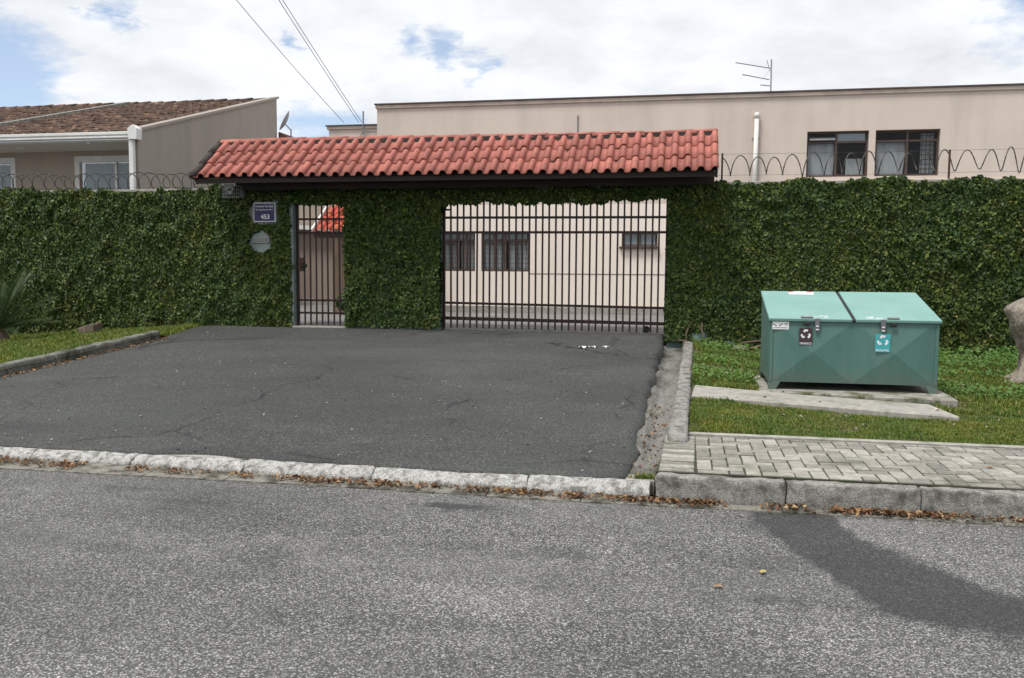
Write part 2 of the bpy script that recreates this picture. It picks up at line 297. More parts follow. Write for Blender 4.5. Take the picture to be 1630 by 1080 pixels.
def thing(name, loc, label=None, cat=None, group=None, kind=None):
    o = bpy.data.objects.new(name, None); o.empty_display_size = .2; COL.objects.link(o); o.location = loc
    return tag(o, label, cat, group, kind)
def np_mesh(name, V, tris_per, Fidx):   # V: (n,k,3) islands, Fidx: list of faces (tuples of k-index) each same length
    n, k, _ = V.shape; L = len(Fidx[0]); F = (np.arange(n)[:, None, None] * k + np.array(Fidx)[None]).reshape(-1)
    nf = n * len(Fidx); me = bpy.data.meshes.new(name)
    me.vertices.add(n * k); me.vertices.foreach_set('co', V.reshape(-1).astype(np.float32))
    me.loops.add(nf * L); me.loops.foreach_set('vertex_index', F.astype(np.int32))
    me.polygons.add(nf); me.polygons.foreach_set('loop_start', np.arange(0, nf * L, L, dtype=np.int32))
    me.update(calc_edges=True); me.validate(); return me
def vnoise(x, y, s, seed=0):     # smooth value noise for numpy arrays
    r = np.random.default_rng(seed); g = r.random((64, 64)); x = np.asarray(x) * s + 200; y = np.asarray(y) * s + 200
    i, j = np.floor(x).astype(int), np.floor(y).astype(int); f, h = x - i, y - j; f = f * f * (3 - 2 * f); h = h * h * (3 - 2 * h)
    a, b, c, d = g[i % 64, j % 64], g[(i + 1) % 64, j % 64], g[i % 64, (j + 1) % 64], g[(i + 1) % 64, (j + 1) % 64]
    return (a * (1 - f) + b * f) * (1 - h) + (c * (1 - f) + d * f) * h
def frame_from(nrm, spin):       # tangent frames for many normals
    a = np.where(np.abs(nrm[:, 2:3]) < .9, np.array([[0, 0, 1.]]), np.array([[1., 0, 0]])); t = np.cross(a, nrm); t /= np.linalg.norm(t, axis=1, keepdims=True)
    b = np.cross(nrm, t); c, s = np.cos(spin)[:, None], np.sin(spin)[:, None]; return t * c + b * s, -t * s + b * c
def leaves(P, N, L, Wd, spin, fold=.25):   # folded diamond leaves
    T, B = frame_from(N, spin); L = L[:, None]; Wd = Wd[:, None]
    v0 = P - T * L * .5; v2 = P + T * L * .5 - N * L * .12
    m = P - T * L * .06; v1 = m + B * Wd * .5 + N * Wd * fold; v3 = m - B * Wd * .5 + N * Wd * fold
    return np.stack([v0, v1, v2, v3], 1)
LF = [(0, 2, 1), (0, 3, 2)]
def rough_block(name, x0, x1, y0, y1, z0, z1, mat, parent, amp=.008, bev=.012, seg=.08, seed=0, shear=None, round_front=0.):
    bm = bmesh.new(); nx = max(1, int((x1 - x0) / seg)); ny = max(1, int((y1 - y0) / seg)); nz = max(1, int((z1 - z0) / seg))
    bmesh.ops.create_cube(bm, size=1)
    for vtx in bm.verts: vtx.co = Vector(((x0 + x1) / 2 + vtx.co.x * (x1 - x0), (y0 + y1) / 2 + vtx.co.y * (y1 - y0), (z0 + z1) / 2 + vtx.co.z * (z1 - z0)))
    bmesh.ops.bevel(bm, geom=bm.edges[:], offset=bev, segments=2, affect='EDGES', profile=.6)
    for ax, n, lo, hi in ((0, nx, x0, x1), (1, ny, y0, y1), (2, nz, z0, z1)):
        for k in range(1, n):
            pt = [0, 0, 0]; pt[ax] = lo + (hi - lo) * k / n; no = [0, 0, 0]; no[ax] = 1
            bmesh.ops.bisect_plane(bm, geom=bm.verts[:] + bm.edges[:] + bm.faces[:], plane_co=pt, plane_no=no)
    r = np.random.default_rng(seed)
    for vtx in bm.verts:
        c = vtx.co
        if round_front:
            q = max(0, 1 - (c.y - y0) / round_front); c.z -= (c.z - z0) / (z1 - z0) * q * q * (z1 - z0) * .45
        a = np.array([vnoise(c.x + 3.3 * c.z, c.y + 2.1 * c.z, 9, seed + i) for i in range(3)]) - .5 + (r.random(3) - .5) * .4
        c += Vector(a * amp * 2)
        if shear: c.x, c.y, c.z = shear(c.x, c.y, c.z)
    me = bpy.data.meshes.new(name); off = base_of(parent) if parent else Vector()
    for vtx in bm.verts: vtx.co -= off
    bm.to_mesh(me); bm.free(); me.polygons.foreach_set('use_smooth', [True] * len(me.polygons)); return link(name, me, mat, parent)
def grid_sheet(name, xs, ys, zf, mat, skip=None):
    X, Y = np.meshgrid(xs, ys); Z = zf(X, Y); nx, ny = len(xs), len(ys)
    F = [(j * nx + i, j * nx + i + 1, (j + 1) * nx + i + 1, (j + 1) * nx + i) for j in range(ny - 1) for i in range(nx - 1)]
    me = bpy.data.meshes.new(name); me.from_pydata(np.stack([X, Y, Z], -1).reshape(-1, 3).tolist(), [], F); me.update(); return link(name, me, mat)
def text_mesh(name, txt, w, h, mat, parent, center, bold=0., back=.0012):
    cu = bpy.data.curves.new('tmp', 'FONT'); cu.body = txt; cu.size = 1; cu.extrude = .01; cu.offset = bold
    o = bpy.data.objects.new('tmp', cu); COL.objects.link(o); bpy.context.view_layer.update()
    me = bpy.data.meshes.new_from_object(o.evaluated_get(bpy.context.evaluated_depsgraph_get()))
    bpy.data.objects.remove(o); bpy.data.curves.remove(cu)
    V = np.array([v_.co[:] for v_ in me.vertices]); lo, hi = V.min(0), V.max(0); c = (lo + hi) / 2; off = np.array(base_of(parent))
    V = (V - c) * np.array([w / (hi[0] - lo[0]), h / (hi[1] - lo[1]), back / .01]); Wv = np.stack([V[:, 0] + center[0], -V[:, 2] + center[1], V[:, 1] + center[2]], 1) - off
    me.vertices.foreach_set('co', Wv.reshape(-1).astype(np.float32)); me.update(); me.name = name; me.materials.clear(); return link(name, me, mat, parent)

# ================================================================== GROUND
def sm(x, a, b): t = np.clip((x - a) / (b - a), 0, 1); return t * t * (3 - 2 * t)
def koff(X): return .034 * np.clip(-np.asarray(X, float) - .2, 0, 7)
def zdrop(X, Y): return -.036 * np.clip(-np.asarray(X, float) / 5, 0, 1.2) * (1 - sm(np.asarray(Y, float), 5.8, 8.2))
def zd(Y): return .10 + .335 * np.clip((np.asarray(Y, float) - 5.68) / 8.9, 0, 1)
def zr(X, Y): return .165 + .035 * np.clip((Y - 7) / 7.5, 0, 1) + (1 - sm(X, .1, 1.7)) * (.03 + .11 * np.clip((Y - 7) / 7.3, 0, 1))
def xk(Y): return np.interp(Y, [5.6, 8.5, 12.35, 14.6], [-7.25, -7.6, -8.05, -8.6])     # left edge of the driveway
def zl(X, Y): return zd(Y) + .09 - .085 * sm(Y, 12.3, 12.8) - .075 * np.clip(xk(Y) - .1 - X, 0, 20)
g_ = grid_sheet('ground', np.array([-400, -60, -20, 20, 60, 400.]), np.array([-60, 0., 20, 40, 80, 600]), lambda X, Y: X * 0 - .9, 'soil'); tag(g_, kind='structure')
# road with a stain attribute
xs = np.concatenate([[-60, -30, -15], np.arange(-8, 6.01, .06), [12, 30, 60]]); ys = np.concatenate([[-12, -6, -2], np.arange(0, 5.41, .06), [5.44, 5.50]])
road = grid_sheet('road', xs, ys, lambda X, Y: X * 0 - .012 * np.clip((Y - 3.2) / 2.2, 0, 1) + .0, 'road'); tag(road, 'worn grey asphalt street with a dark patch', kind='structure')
Lx = np.array([.42, .44, .56, .72, .84, 1.05, 1.35, 2.0, 3.2]); Ly = np.array([5.6, 5.25, 4.76, 4.34, 3.95, 3.76, 3.66, 3.52, 3.4])
Rx = np.array([.92, .92, 1.10, 1.28, 1.40, 1.75, 2.2, 3.6]); Ry = np.array([5.6, 5.24, 4.80, 4.58, 4.34, 4.10, 3.95, 3.7])
vx = np.array([v_.co[:] for v_ in road.data.vertices])
yl = np.interp(vx[:, 0], Lx, Ly); yr_ = np.interp(vx[:, 0], Rx, Ry)
ins = np.minimum(vx[:, 1] - yl, yr_ - vx[:, 1]); ins = np.where(vx[:, 0] < .44, -(.44 - vx[:, 0]), ins)
st = np.clip(ins / (.20 + .25 * sm(vx[:, 0], .8, 1.6)) + .5, 0, 1)
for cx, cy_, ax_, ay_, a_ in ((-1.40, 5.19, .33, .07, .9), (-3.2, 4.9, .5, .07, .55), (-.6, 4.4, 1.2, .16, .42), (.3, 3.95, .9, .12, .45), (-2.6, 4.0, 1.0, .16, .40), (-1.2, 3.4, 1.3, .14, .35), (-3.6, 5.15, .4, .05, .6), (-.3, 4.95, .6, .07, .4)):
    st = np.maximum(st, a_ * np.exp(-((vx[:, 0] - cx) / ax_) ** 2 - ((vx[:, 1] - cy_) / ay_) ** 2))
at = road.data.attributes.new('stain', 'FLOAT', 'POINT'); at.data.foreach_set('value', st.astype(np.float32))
gut = MB()
for i in range(-26, 21):
    x0 = i * .62; e0 = 5.462 + .014 * math.sin(i * 7.3); gut.hexa([(x0, e0, -.05), (x0 + .612, e0 + .006, -.05), (x0 + .612, 5.56 + float(koff(x0)), -.05), (x0, 5.56 + float(koff(x0)), -.05)], [(x0, e0, -.004), (x0 + .612, e0 + .006, -.004), (x0 + .612, 5.56 + float(koff(x0)), .006), (x0, 5.56 + float(koff(x0)), .006)])
tag(build('gutter_strip', gut, 'gutter'), kind='structure')
# driveway
def drive_right(Y): return -.335 + .035 * (vnoise(np.asarray(Y), np.asarray(Y) * 0, 2.5, 3) - .5) * 2 + .02 * (vnoise(np.asarray(Y), np.asarray(Y) * 0, 11, 4) - .5) - .02 * np.exp(-((np.asarray(Y) - 5.75) / .2) ** 2)
ny = 150; nx = 90; V = []; F = []
yv = np.linspace(0, 1, ny)
for j in range(ny):
    for i in range(nx):
        s = i / (nx - 1)
        yb = 5.668 + .03 * (vnoise(s * 8, 0., 1.5, 5) - .5) + .015 * (vnoise(s * 8, 0., 9, 6) - .5) + .10 * math.exp(-((s - .56) / .045) ** 2) + .03 * max(0, (s - .985) / .015) + float(koff(-7.3 + s * 6.9))
        Y = yb + (14.78 - yb) * yv[j]; xl = float(xk(Y)) + .0; xr = float(drive_right(Y)); X = xl + (xr - xl) * s
        z = float(zd(Y)) + float(zdrop(X, Y)) + .012 * (float(vnoise(X, Y, .9, 8)) - .5) + .004
        if i == nx - 1 or j == 0: z -= .0
        V.append((X, Y, z))
F = [(j * nx + i, j * nx + i + 1, (j + 1) * nx + i + 1, (j + 1) * nx + i) for j in range(ny - 1) for i in range(nx - 1)]
o = len(V); rim = [(nx - 1) + j * nx for j in range(ny)]
V += [(V[k][0] + .02, V[k][1], V[k][2] - .13) for k in rim]; F += [(rim[j], o + j, o + j + 1, rim[j + 1]) for j in range(ny - 1)]
o = len(V); V += [(V[k][0], V[k][1] - .01, V[k][2] - .05) for k in range(nx)]; F += [(o + i, o + i + 1, i + 1, i) for i in range(nx - 1)]
d = MB(); d.add(V, F); me = d.mesh('driveway', smooth=True); dr = link('driveway', me, 'drive'); tag(dr, 'dark asphalt driveway rising to the gates', kind='structure')
tag(build('concrete_apron', MB().prism([(-7.3, 5.695 + .24), (-.2, 5.695), (-.17, 5.695), (-.17, 5.86), (-.2, 5.86), (-7.3, 5.86 + .24)], .0, lambda x, y: .092 + float(zdrop(x, 5.7))), 'slab'), kind='structure')
# yard behind the wall
tag(build('yard', MB().prism([(-30, 14.72), (20, 14.72), (20, 45), (-30, 45)], -.5, .43), 'yard'), kind='structure')
# drain channel along the right of the driveway
ch = MB(); n = 40; V = []
for j in range(n):
    Y = 5.70 + (14.3 - 5.70) * j / (n - 1); xc = float(np.interp(Y, [5.7, 7, 14.3], [-.14, -.09, -.03])); zz = .080 + .165 * (Y - 5.7) / 8.6; lip = .03 * float(sm(Y, 6.0, 6.8))
    V += [(-.75, Y, zz + lip), (-.30, Y, zz + lip * .8), (-.25, Y, zz - .012), (xc - .02, Y, zz - .016), (xc + .03, Y, zz + .02)]
ch.add(V, [(j * 5 + i, j * 5 + i + 1, (j + 1) * 5 + i + 1, (j + 1) * 5 + i) for j in range(n - 1) for i in range(4)]); tag(build('drain_channel', ch, 'channel'), kind='structure')
# lawns
xs = np.arange(-.02, 7.01, .12); xs = np.concatenate([xs, [12, 25, 45]]); ys = np.concatenate([np.arange(7.0, 14.6, .12), [14.7]])
lawn = grid_sheet('lawn', xs, ys, lambda X, Y: zr(X, Y) + .03 * (vnoise(X, Y, 1.6, 11) - .5) - .012, 'soil'); tag(lawn, kind='structure')
U_, Vv = np.meshgrid(np.linspace(0, 1, 40), np.linspace(0, 1, 60)); Yg = 5.7 + 9.0 * Vv; Xg = (xk(Yg) + .02) - U_ * U_ * 22 - U_ * 1.0
Zg = zl(Xg, Yg) - .015 + .03 * (vnoise(Xg, Yg, 1.6, 12) - .5); Zg = np.maximum(Zg, -.55)
me = bpy.data.meshes.new('lawn'); me.from_pydata(np.stack([Xg, Yg, Zg], -1).reshape(-1, 3).tolist(), [], [(j * 40 + i, (j + 1) * 40 + i, (j + 1) * 40 + i + 1, j * 40 + i + 1) for j in range(59) for i in range(39)]); me.update()
tag(link('lawn', me, 'soil'), kind='structure')
# ------------------------------------------------------------------ sidewalk pavers
sw = build('sidewalk', MB().prism([(-.16, 5.645), (9, 5.645), (9, 7.02), (-.10, 7.02)], .0, .1685), 'sand'); tag(sw, 'grey concrete paver sidewalk laid in herringbone', kind='structure')
pm = MB().box(-.1, .1, -.05, .05, -.03, .018).mesh('paver', bevel=.004)
pm_b = MB().box(-.1, .1, -.05, .05, -.03, .018).mesh('paver', bevel=.0055)
X0, Y0, X1, Y1 = .098, 5.662, 4.2, 6.93; u = .1015; cnt = 0
for i in range(-2, int((X1 - X0) / u) + 2):
    for j in range(-2, 14):
        k = (i - j) % 4
        if k == 0: a = (i, i + 2, j, j + 1); vert = False
        elif k == 2: a = (i, i + 1, j - 1, j + 1); vert = True
        else: continue
        x0, x1 = max(X0, X0 + a[0] * u), min(X1, X0 + a[1] * u); y0, y1 = max(Y0, Y0 + a[2] * u), min(Y1, Y0 + a[3] * u)
        if x1 - x0 < .03 or y1 - y0 < .03: continue
        cnt += 1
        if cnt > 276: continue
        sx, sy = (x1 - x0), (y1 - y0); rz = random.uniform(-.012, .012)
        if vert: sc, rz = ((sy - .016) / .2, (sx - .009) / .1, 1), rz + math.pi / 2
        else: sc = ((sx - .009) / .2, (sy - .016) / .1, 1)
        piece('paver', random.choice((pm, pm_b)), 'paver', sw, ((x0 + x1) / 2 + random.uniform(-.002, .002), (y0 + y1) / 2, .156 + random.uniform(-.003, .004)), (random.uniform(-.012, .012), random.uniform(-.012, .012), rz), sc)
for k in range(12):
    y = 5.715 + k * .1045; piece('paver', pm_b, 'paver', sw, (-.03 + .02 * k / 12, y, .156 + random.uniform(-.002, .003)), (0, random.uniform(-.02, .02), random.uniform(-.02, .02)), (1.13, .80, 1))
ed = build('edging_strip', MB().hexa([(-.11, 6.95, .1), (9, 6.90, .1), (9, 6.97, .1), (-.11, 7.02, .1)], [(-.11, 6.95, .186), (9, 6.90, .186), (9, 6.97, .19), (-.11, 7.02, .19)]), 'slab', sw)
# ------------------------------------------------------------------ kerbs
kb = thing('kerb', (2, 5.62, 0), 'rough grey kerb stones along the paver sidewalk', kind='structure')
ed_ = [-.16, .64, 1.42, 2.24, 3.02, 3.9, 4.7]
for i in range(6): rough_block('kerb_stone', ed_[i] + .004, ed_[i + 1] - .004, 5.548 + .004 * (i % 2), 5.650, -.06, .165 + .006 * math.sin(i * 5), 'kerb', kb, amp=.008, bev=.014, seg=.05, seed=20 + i)
kl = thing('kerb', (-3.5, 5.62, 0), 'low whitewashed kerb across the driveway mouth', kind='structure')
ed_ = [-8.3, -7.4, -6.55, -5.75, -4.85, -3.98, -3.07, -2.09, -1.0, -.19]
def shk(x, y, z): return x, y + float(koff(x)), z + (float(zdrop(x, 5.7)) * max(0, z) / .098)
for i in range(9): rough_block('kerb_stone', ed_[i] + .002, ed_[i + 1] - .002, 5.570 + .004 * math.sin(i * 3.1), 5.690, -.06, .099 + .004 * math.sin(i * 2.3), 'kerbw', kl, amp=.007, bev=.012, seg=.045, seed=40 + i, round_front=.085, shear=shk)
kr = thing('kerb', (0, 9, .2), 'old concrete kerb between the drain channel and the lawn', kind='structure')
ed_ = [6.62, 7.55, 9.4, 11.6, 14.25]
for i in range(4):
    def sh(x, y, z): return x + np.interp(y, [6.6, 9, 14.3], [-.05, -.01, .06]), y, z + float(np.interp(y, [6.6, 14.3], [.0, .115])) - (.05 * max(0, (6.75 - y) / .13) if z > .1 else 0)
    rough_block('kerb_stone', -.055, .085, ed_[i] + .008, ed_[i + 1] - .008, .0, .245, 'kerb', kr, amp=.011, bev=.03, seg=.09, seed=60 + i, shear=sh)
kf = thing('kerb', (-7.8, 10, .3), 'dark mossy kerb along the sloping left lawn', kind='structure')
ed_ = [5.7, 6.7, 7.7, 8.7, 9.65, 10.6, 11.5, 12.4]
for i in range(7):
    def sh2(x, y, z): return x + float(xk(y)), y, z + float(zd(y))
    rough_block('kerb_stone', -.16, .0, ed_[i] + .006, ed_[i + 1] - .006, -.1, .125, 'kerbd', kf, amp=.009, bev=.03, seg=.1, seed=80 + i, shear=sh2)
# concrete slabs in the lawn
tag(build('concrete_slab', MB().prism([(.08, 8.70), (2.40, 8.26), (2.33, 8.97), (1.2, 9.18), (.12, 9.52)], .05, lambda x, y: .253 - .022 * x), 'slab', bevel=.012), 'long pale concrete slab lying in the grass before the green bin', 'slab')
tag(build('concrete_slab', MB().prism([(.78, 9.36), (2.62, 9.09), (2.70, 10.72), (.78, 10.80)], .05, .234), 'padmoss', bevel=.012), 'mossy concrete pad under the green bin', 'slab')

# ================================================================== IVY WALL
def ivy(parent, x0, x1, z0, z1, y, dens, hole=None, name='ivy', seed=1, top_fuzz=.10, size=1.0, bulge=.10, zbase=None, outer='ivy'):
    r = np.random.default_rng(seed); out = []
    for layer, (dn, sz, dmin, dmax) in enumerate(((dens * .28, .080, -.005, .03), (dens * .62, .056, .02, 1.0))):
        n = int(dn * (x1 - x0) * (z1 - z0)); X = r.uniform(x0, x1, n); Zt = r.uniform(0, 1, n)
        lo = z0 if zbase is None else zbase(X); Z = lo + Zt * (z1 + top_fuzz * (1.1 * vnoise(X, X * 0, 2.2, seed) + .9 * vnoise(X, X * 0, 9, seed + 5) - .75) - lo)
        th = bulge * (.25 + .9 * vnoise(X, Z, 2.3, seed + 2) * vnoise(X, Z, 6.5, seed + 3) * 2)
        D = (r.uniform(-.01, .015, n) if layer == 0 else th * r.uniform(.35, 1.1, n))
        keep = np.ones(n, bool)
        if hole is not None: keep &= hole(X, Z, r)
        X, Z, D = X[keep], Z[keep], D[keep]; n = len(X)
        P = np.stack([X, y - D, Z], 1)
        tilt = r.normal(0, .52 if layer else .15, (n, 2)); N = np.stack([tilt[:, 0], -np.ones(n), .34 + tilt[:, 1]], 1); N /= np.linalg.norm(N, axis=1, keepdims=True)
        Ls = sz * size * (.5 + .95 * r.random(n) ** 1.3)
        spin = r.normal(-math.pi / 2, .8, n)
        me = np_mesh('ivy', leaves(P - np.array(base_of(parent)), N, Ls, Ls * r.uniform(.62, .85, n), spin, .22), 2, LF)
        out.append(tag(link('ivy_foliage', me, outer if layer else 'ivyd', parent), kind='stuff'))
    return out
WY = 14.5
def wall_thing(name, x0, x1, z0, z1, label, cat='wall', y0=WY, y1=WY + .2):
    t = thing(name, ((x0 + x1) / 2, (y0 + y1) / 2, z0), label, cat)
    build('masonry', MB().box(x0, x1, y0, y1, z0 - .4, z1), 'teal', t, bevel=.008); return t
# left wall
wl = wall_thing('ivy_wall', -24, -6.80, .0, 2.84, 'long ivy covered wall left of the small gate')
def holeL(X, Z, r):
    a = ((X + 7.34) / (.245 + .03 * vnoise(X, Z, 9, 5))) ** 2 + ((Z - 2.44) / .20) ** 2; b = ((X + 7.40) / .215) ** 2 + ((Z - 1.94) / .195) ** 2
    a2 = ((X + 7.42) / .20) ** 2 + ((Z - 2.45) / .19) ** 2
    rc = (np.abs(X + 7.295) < .25) & (np.abs(Z - 2.45) < .215)
    return (np.minimum(a, a2) > 1) & (b > 1) & ~rc & (X < -6.86 + .05 * vnoise(X, Z, 8, 6) * np.sign(r.random(len(X)) - .3))
ivy(wl, -17.5, -6.80, .0, 2.86, WY, 6200, holeL, seed=11, zbase=lambda X: np.interp(X, [-17.5, -14, -11.5, -8.6, -6.8], [-.3, -.05, .12, .40, .44]))
pl = MB(); pl.box(-6.865, -6.80, WY - .012, WY, .4, 2.6); build('jamb_render', pl, 'plaster', wl)
for cx, cz, rx_, rz_ in ((-7.40, 2.44, .27, .215), (-7.40, 1.94, .235, .205)):
    pts = [(cx + rx_ * math.cos(a) * (1 + .05 * math.sin(3 * a)), cz + rz_ * math.sin(a) * (1 + .06 * math.sin(2 * a + 1))) for a in np.linspace(0, 2 * math.pi, 28, endpoint=False)]
    m_ = MB(); m_.add([(x, WY - .006, z) for x, z in pts], [tuple(range(28))]); build('plaster_patch', m_, 'plaster', wl)
cp = MB(); cp.box(-24, -8.3, WY - .02, WY + .22, 2.835, 2.885); build('coping', cp, 'coping', wl, bevel=.01)
# right wall
wr = wall_thing('ivy_wall', -.28, 16, .1, 2.84, 'ivy covered wall behind the green bin, right of the wide gate')
def holeR(X, Z, r):
    base = np.exp(-((X - .35) / .42) ** 2) * np.clip((.80 - Z) / .35, 0, 1) + .7 * np.exp(-((X - 1.0) / .3) ** 2) * np.clip((.52 - Z) / .2, 0, 1)
    return (base * (.55 + .9 * vnoise(X, Z, 7, 31)) < .58 + .25 * r.random(len(X))) & (X > -.33 + .06 * vnoise(Z, X, 5, 7))
ivy(wr, -.36, 8.5, .12, 2.86, WY, 6200, holeR, seed=21, zbase=lambda X: np.interp(X, [-.4, 2, 6.2], [.34, .17, .15]))
build('coping', MB().box(.46, 16, WY - .015, WY + .22, 2.835, 2.893), 'coping', wr, bevel=.012)
for pts, r_ in (([(.33, 14.42, .25), (.31, 14.42, .42), (.27, 14.43, .55), (.29, 14.46, .72)], .022), ([(.05, 14.42, .3), (.03, 14.43, .45), (.08, 14.46, .62)], .016), ([(.7, 14.42, .22), (.95, 14.40, .34), (1.25, 14.41, .38), (1.6, 14.44, .42)], .016), ([(.36, 14.41, .27), (.1, 14.38, .33), (-.1, 14.4, .36)], .014), ([(2.9, 14.36, .3), (3.15, 14.36, .46), (3.5, 14.38, .62)], .012)):
    m_ = MB(); m_.tube(pts, [r_, r_ * .9, r_ * .8, r_ * .6][:len(pts)], 6); build('vine_stem', m_, 'twig', wr, smooth=True)
# pillar and lintel
wp = wall_thing('ivy_pillar', -5.80, -4.12, .43, 2.62, 'broad ivy covered pillar between the two gates', 'pillar', WY - .02, WY + .24)
ivy(wp, -5.86, -4.06, .47, 2.66, WY - .02, 7000, lambda X, Z, r: (X > -5.84 + .05 * vnoise(Z, X, 6, 8)) & (X < -4.09 + .05 * (vnoise(Z, X, 6, 9) - .5)), seed=31, size=1.05, bulge=.13)
def lint_low(X): return 2.59 + .06 * vnoise(X, X * 0, 1.9, 41) - .07 * vnoise(X, X * 0, 8, 42) + np.where((X > -5.9) & (X < -4.0), -.05, 0) + .06 * np.exp(-((X + .45) / .3) ** 2)
ln = wall_thing('ivy_lintel', -6.80, -.28, 3.04, 2.86, 'ivy hung lintel beam under the tiled canopy', 'beam'); ln.location.z = 2.64
ln.children[0].data = MB().box(-6.80, -.28, WY, WY + .2, 2.66, 2.86).mesh('masonry', .006, off=base_of(ln)); ln.children[0].data.materials.append(MT['teal'])
ivy(ln, -6.82, -.26, 2.6, 2.84, WY, 8000, None, seed=41, zbase=lint_low, bulge=.11)

# ================================================================== TILED GATE CANOPY
EY, EZ, RY, RZ = 13.66, 2.985, 14.57, 3.665
XL, XR = -8.20, .45
cn = thing('gate_canopy', ((XL + XR) / 2, 14.6, 2.86), 'red clay tiled canopy roof over both gates', 'canopy')
ang = math.atan2(RZ - EZ, RY - EY); Ls_ = math.hypot(RZ - EZ, RY - EY); ncol = 43; pit_ = (XR - XL) / ncol; row = Ls_ / 3
def tile_mesh(p, L, name, h=.055, th=.016):
    prof = [(-.50, .012), (-.44, .0), (-.25, -.006), (-.08, .0), (-.02, .018)] + [(.02 + .24 * (1 - math.cos(a)), .02 + (h - .004) * math.sin(a) ** .85) for a in np.linspace(.25, math.pi - .25, 6)] + [(.535, .012)]
    n_ = len(prof); V_ = []
    for y_, s_, dz in ((0, 1.0, .022), (L, .9, .0)):
        for x_, z_ in prof: V_.append(((x_ if y_ == 0 else x_ * .97) * p, y_, z_ * s_ + dz))
        for x_, z_ in prof: V_.append(((x_ if y_ == 0 else x_ * .97) * p, y_, z_ * s_ + dz - th))
    F_ = []
    for i in range(n_ - 1):
        F_ += [(i, i + 1, 2 * n_ + i + 1, 2 * n_ + i), (i + 1, i, n_ + i, n_ + i + 1)]
    m_ = MB(); m_.add(V_, F_); return m_.mesh(name, smooth=True)
tm = tile_mesh(pit_, row * 1.12, 'roof_tile')
for j in range(3):
    for i in range(ncol):
        d_ = j * row - .02; y = EY + d_ * math.cos(ang); z = EZ + d_ * math.sin(ang)
        sag = .012 * math.sin(i * .35) + .015 * math.sin(i * .11 + 1)
        piece('roof_tile', tm, 'tile', cn, (XL + (i + .5) * pit_ + random.uniform(-.004, .004), y + random.uniform(-.008, .008), z + sag * .6 + random.uniform(-.003, .003)), (ang + random.uniform(-.012, .012), random.uniform(-.015, .015), random.uniform(-.014, .014)))
# ridge caps
rp = MB(); nL = 5; V = []; pr = [(math.cos(a), math.sin(a)) for a in np.linspace(math.pi * -.06, math.pi * 1.06, 9)]
for x_, s_ in ((0, 1.0), (.46, .84)):
    V += [(x_, -c_ * .085 * s_, q_ * .06 * s_) for c_, q_ in pr]
    V += [(x_, -c_ * .07 * s_, q_ * .06 * s_ - .014) for c_, q_ in pr]
F = [(i, 18 + i, 19 + i, i + 1) for i in range(8)] + [(9 + i, i, i + 1, 10 + i) for i in range(8)] + [(18 + i, 27 + i, 28 + i, 19 + i) for i in range(8)]
rp.add(V, F); rme = rp.mesh('ridge_tile', smooth=True)
nr = 22
for i in range(nr):
    x = XL + .02 + i * (XR - XL - .06) / nr; piece('ridge_tile', rme, 'tile', cn, (x, RY + .03, RZ + .022 + random.uniform(-.004, .006) + .015 * math.sin(i * .22 + 1)), (0, -.035 + random.uniform(-.01, .01), random.uniform(-.02, .02)), (.95, 1, 1))
build('ridge_mortar', MB().box(XL + .03, XR - .03, RY - .05, RY + .1, RZ - .09, RZ + .035), 'mortar', cn)
# timber under the tiles
e = 1e-3; dn = Vector((0, math.sin(ang), -math.cos(ang)))
def slab_on_slope(y0, z0, y1, z1, x0, x1, t0, t1): # between offsets t0..t1 below the slope line
    dx = Vector((0, y1 - y0, z1 - z0)).normalized(); nrm = Vector((0, -dx.z, dx.y)); nrm = nrm if nrm.z > 0 else -nrm
    A = lambda x, y, z, t: (x, y - nrm.y * t, z - nrm.z * t)
    return [A(x0, y0, z0, t1), A(x1, y0, z0, t1), A(x1, y1, z1, t1), A(x0, y1, z1, t1)], [A(x0, y0, z0, t0), A(x1, y0, z0, t0), A(x1, y1, z1, t0), A(x0, y1, z1, t0)]
build('roof_boarding', MB().hexa(*slab_on_slope(EY + .03, EZ + .02, RY, RZ - .005, XL + .03, XR - .03, .012, .035)), 'shadewood', cn)
build('back_slope', MB().hexa(*slab_on_slope(RY + .06, RZ - .005, RY + .95, RZ - .66, XL + .03, XR - .03, -.03, .035)), 'tile', cn)
build('fascia_board', MB().box(XL + .02, XR - .02, EY + .035, EY + .06, EZ - .095, EZ - .012), 'shadewood', cn, bevel=.004)
build('wall_plate', MB().box(XL + .35, XR - .06, WY - .08, WY + .26, 2.868, 3.02), 'shadewood', cn, bevel=.006)
build('back_wall_board', MB().box(XL + .1, XR - .06, WY - .01, WY + .02, 3.021, 3.58), 'shadewood', cn)
build('purlin', MB().box(-7.55, XR - .04, 14.12, 14.20, 2.815, 2.935), 'shadewood', cn, bevel=.006)
for x in np.linspace(-7.4, XR - .4, 6): build('bracket', MB().box(x, x + .07, 14.125, WY - .085, 2.875, 2.93), 'shadewood', cn)
nra = 13
for i in range(nra):
    x = XL + .06 + i * (XR - XL - .18) / (nra - 1)
    build('rafter', MB().hexa(*slab_on_slope(EY + .062, EZ + .045, RY, RZ + .0, x, x + .06, .036, .125)), 'shadewood', cn)
for x in (XL + .005, XR - .035):
    build('barge_board', MB().hexa(*slab_on_slope(EY + .0, EZ + .0, RY, RZ, x, x + .028, .0, .13)), 'shadewood', cn)
for j in range(3):
    p0 = j * row - .03; m_ = MB(); P = [(XL - .005, EY + (p0 + q * row * 1.15) * math.cos(ang), EZ + .03 + (p0 + q * row * 1.15) * math.sin(ang) + .012 * (1 - q)) for q in (0, .5, 1)]
    m_.tube(P, [.062, .056, .048], 10); build('verge_tile', m_, 'mortar', cn, smooth=True)

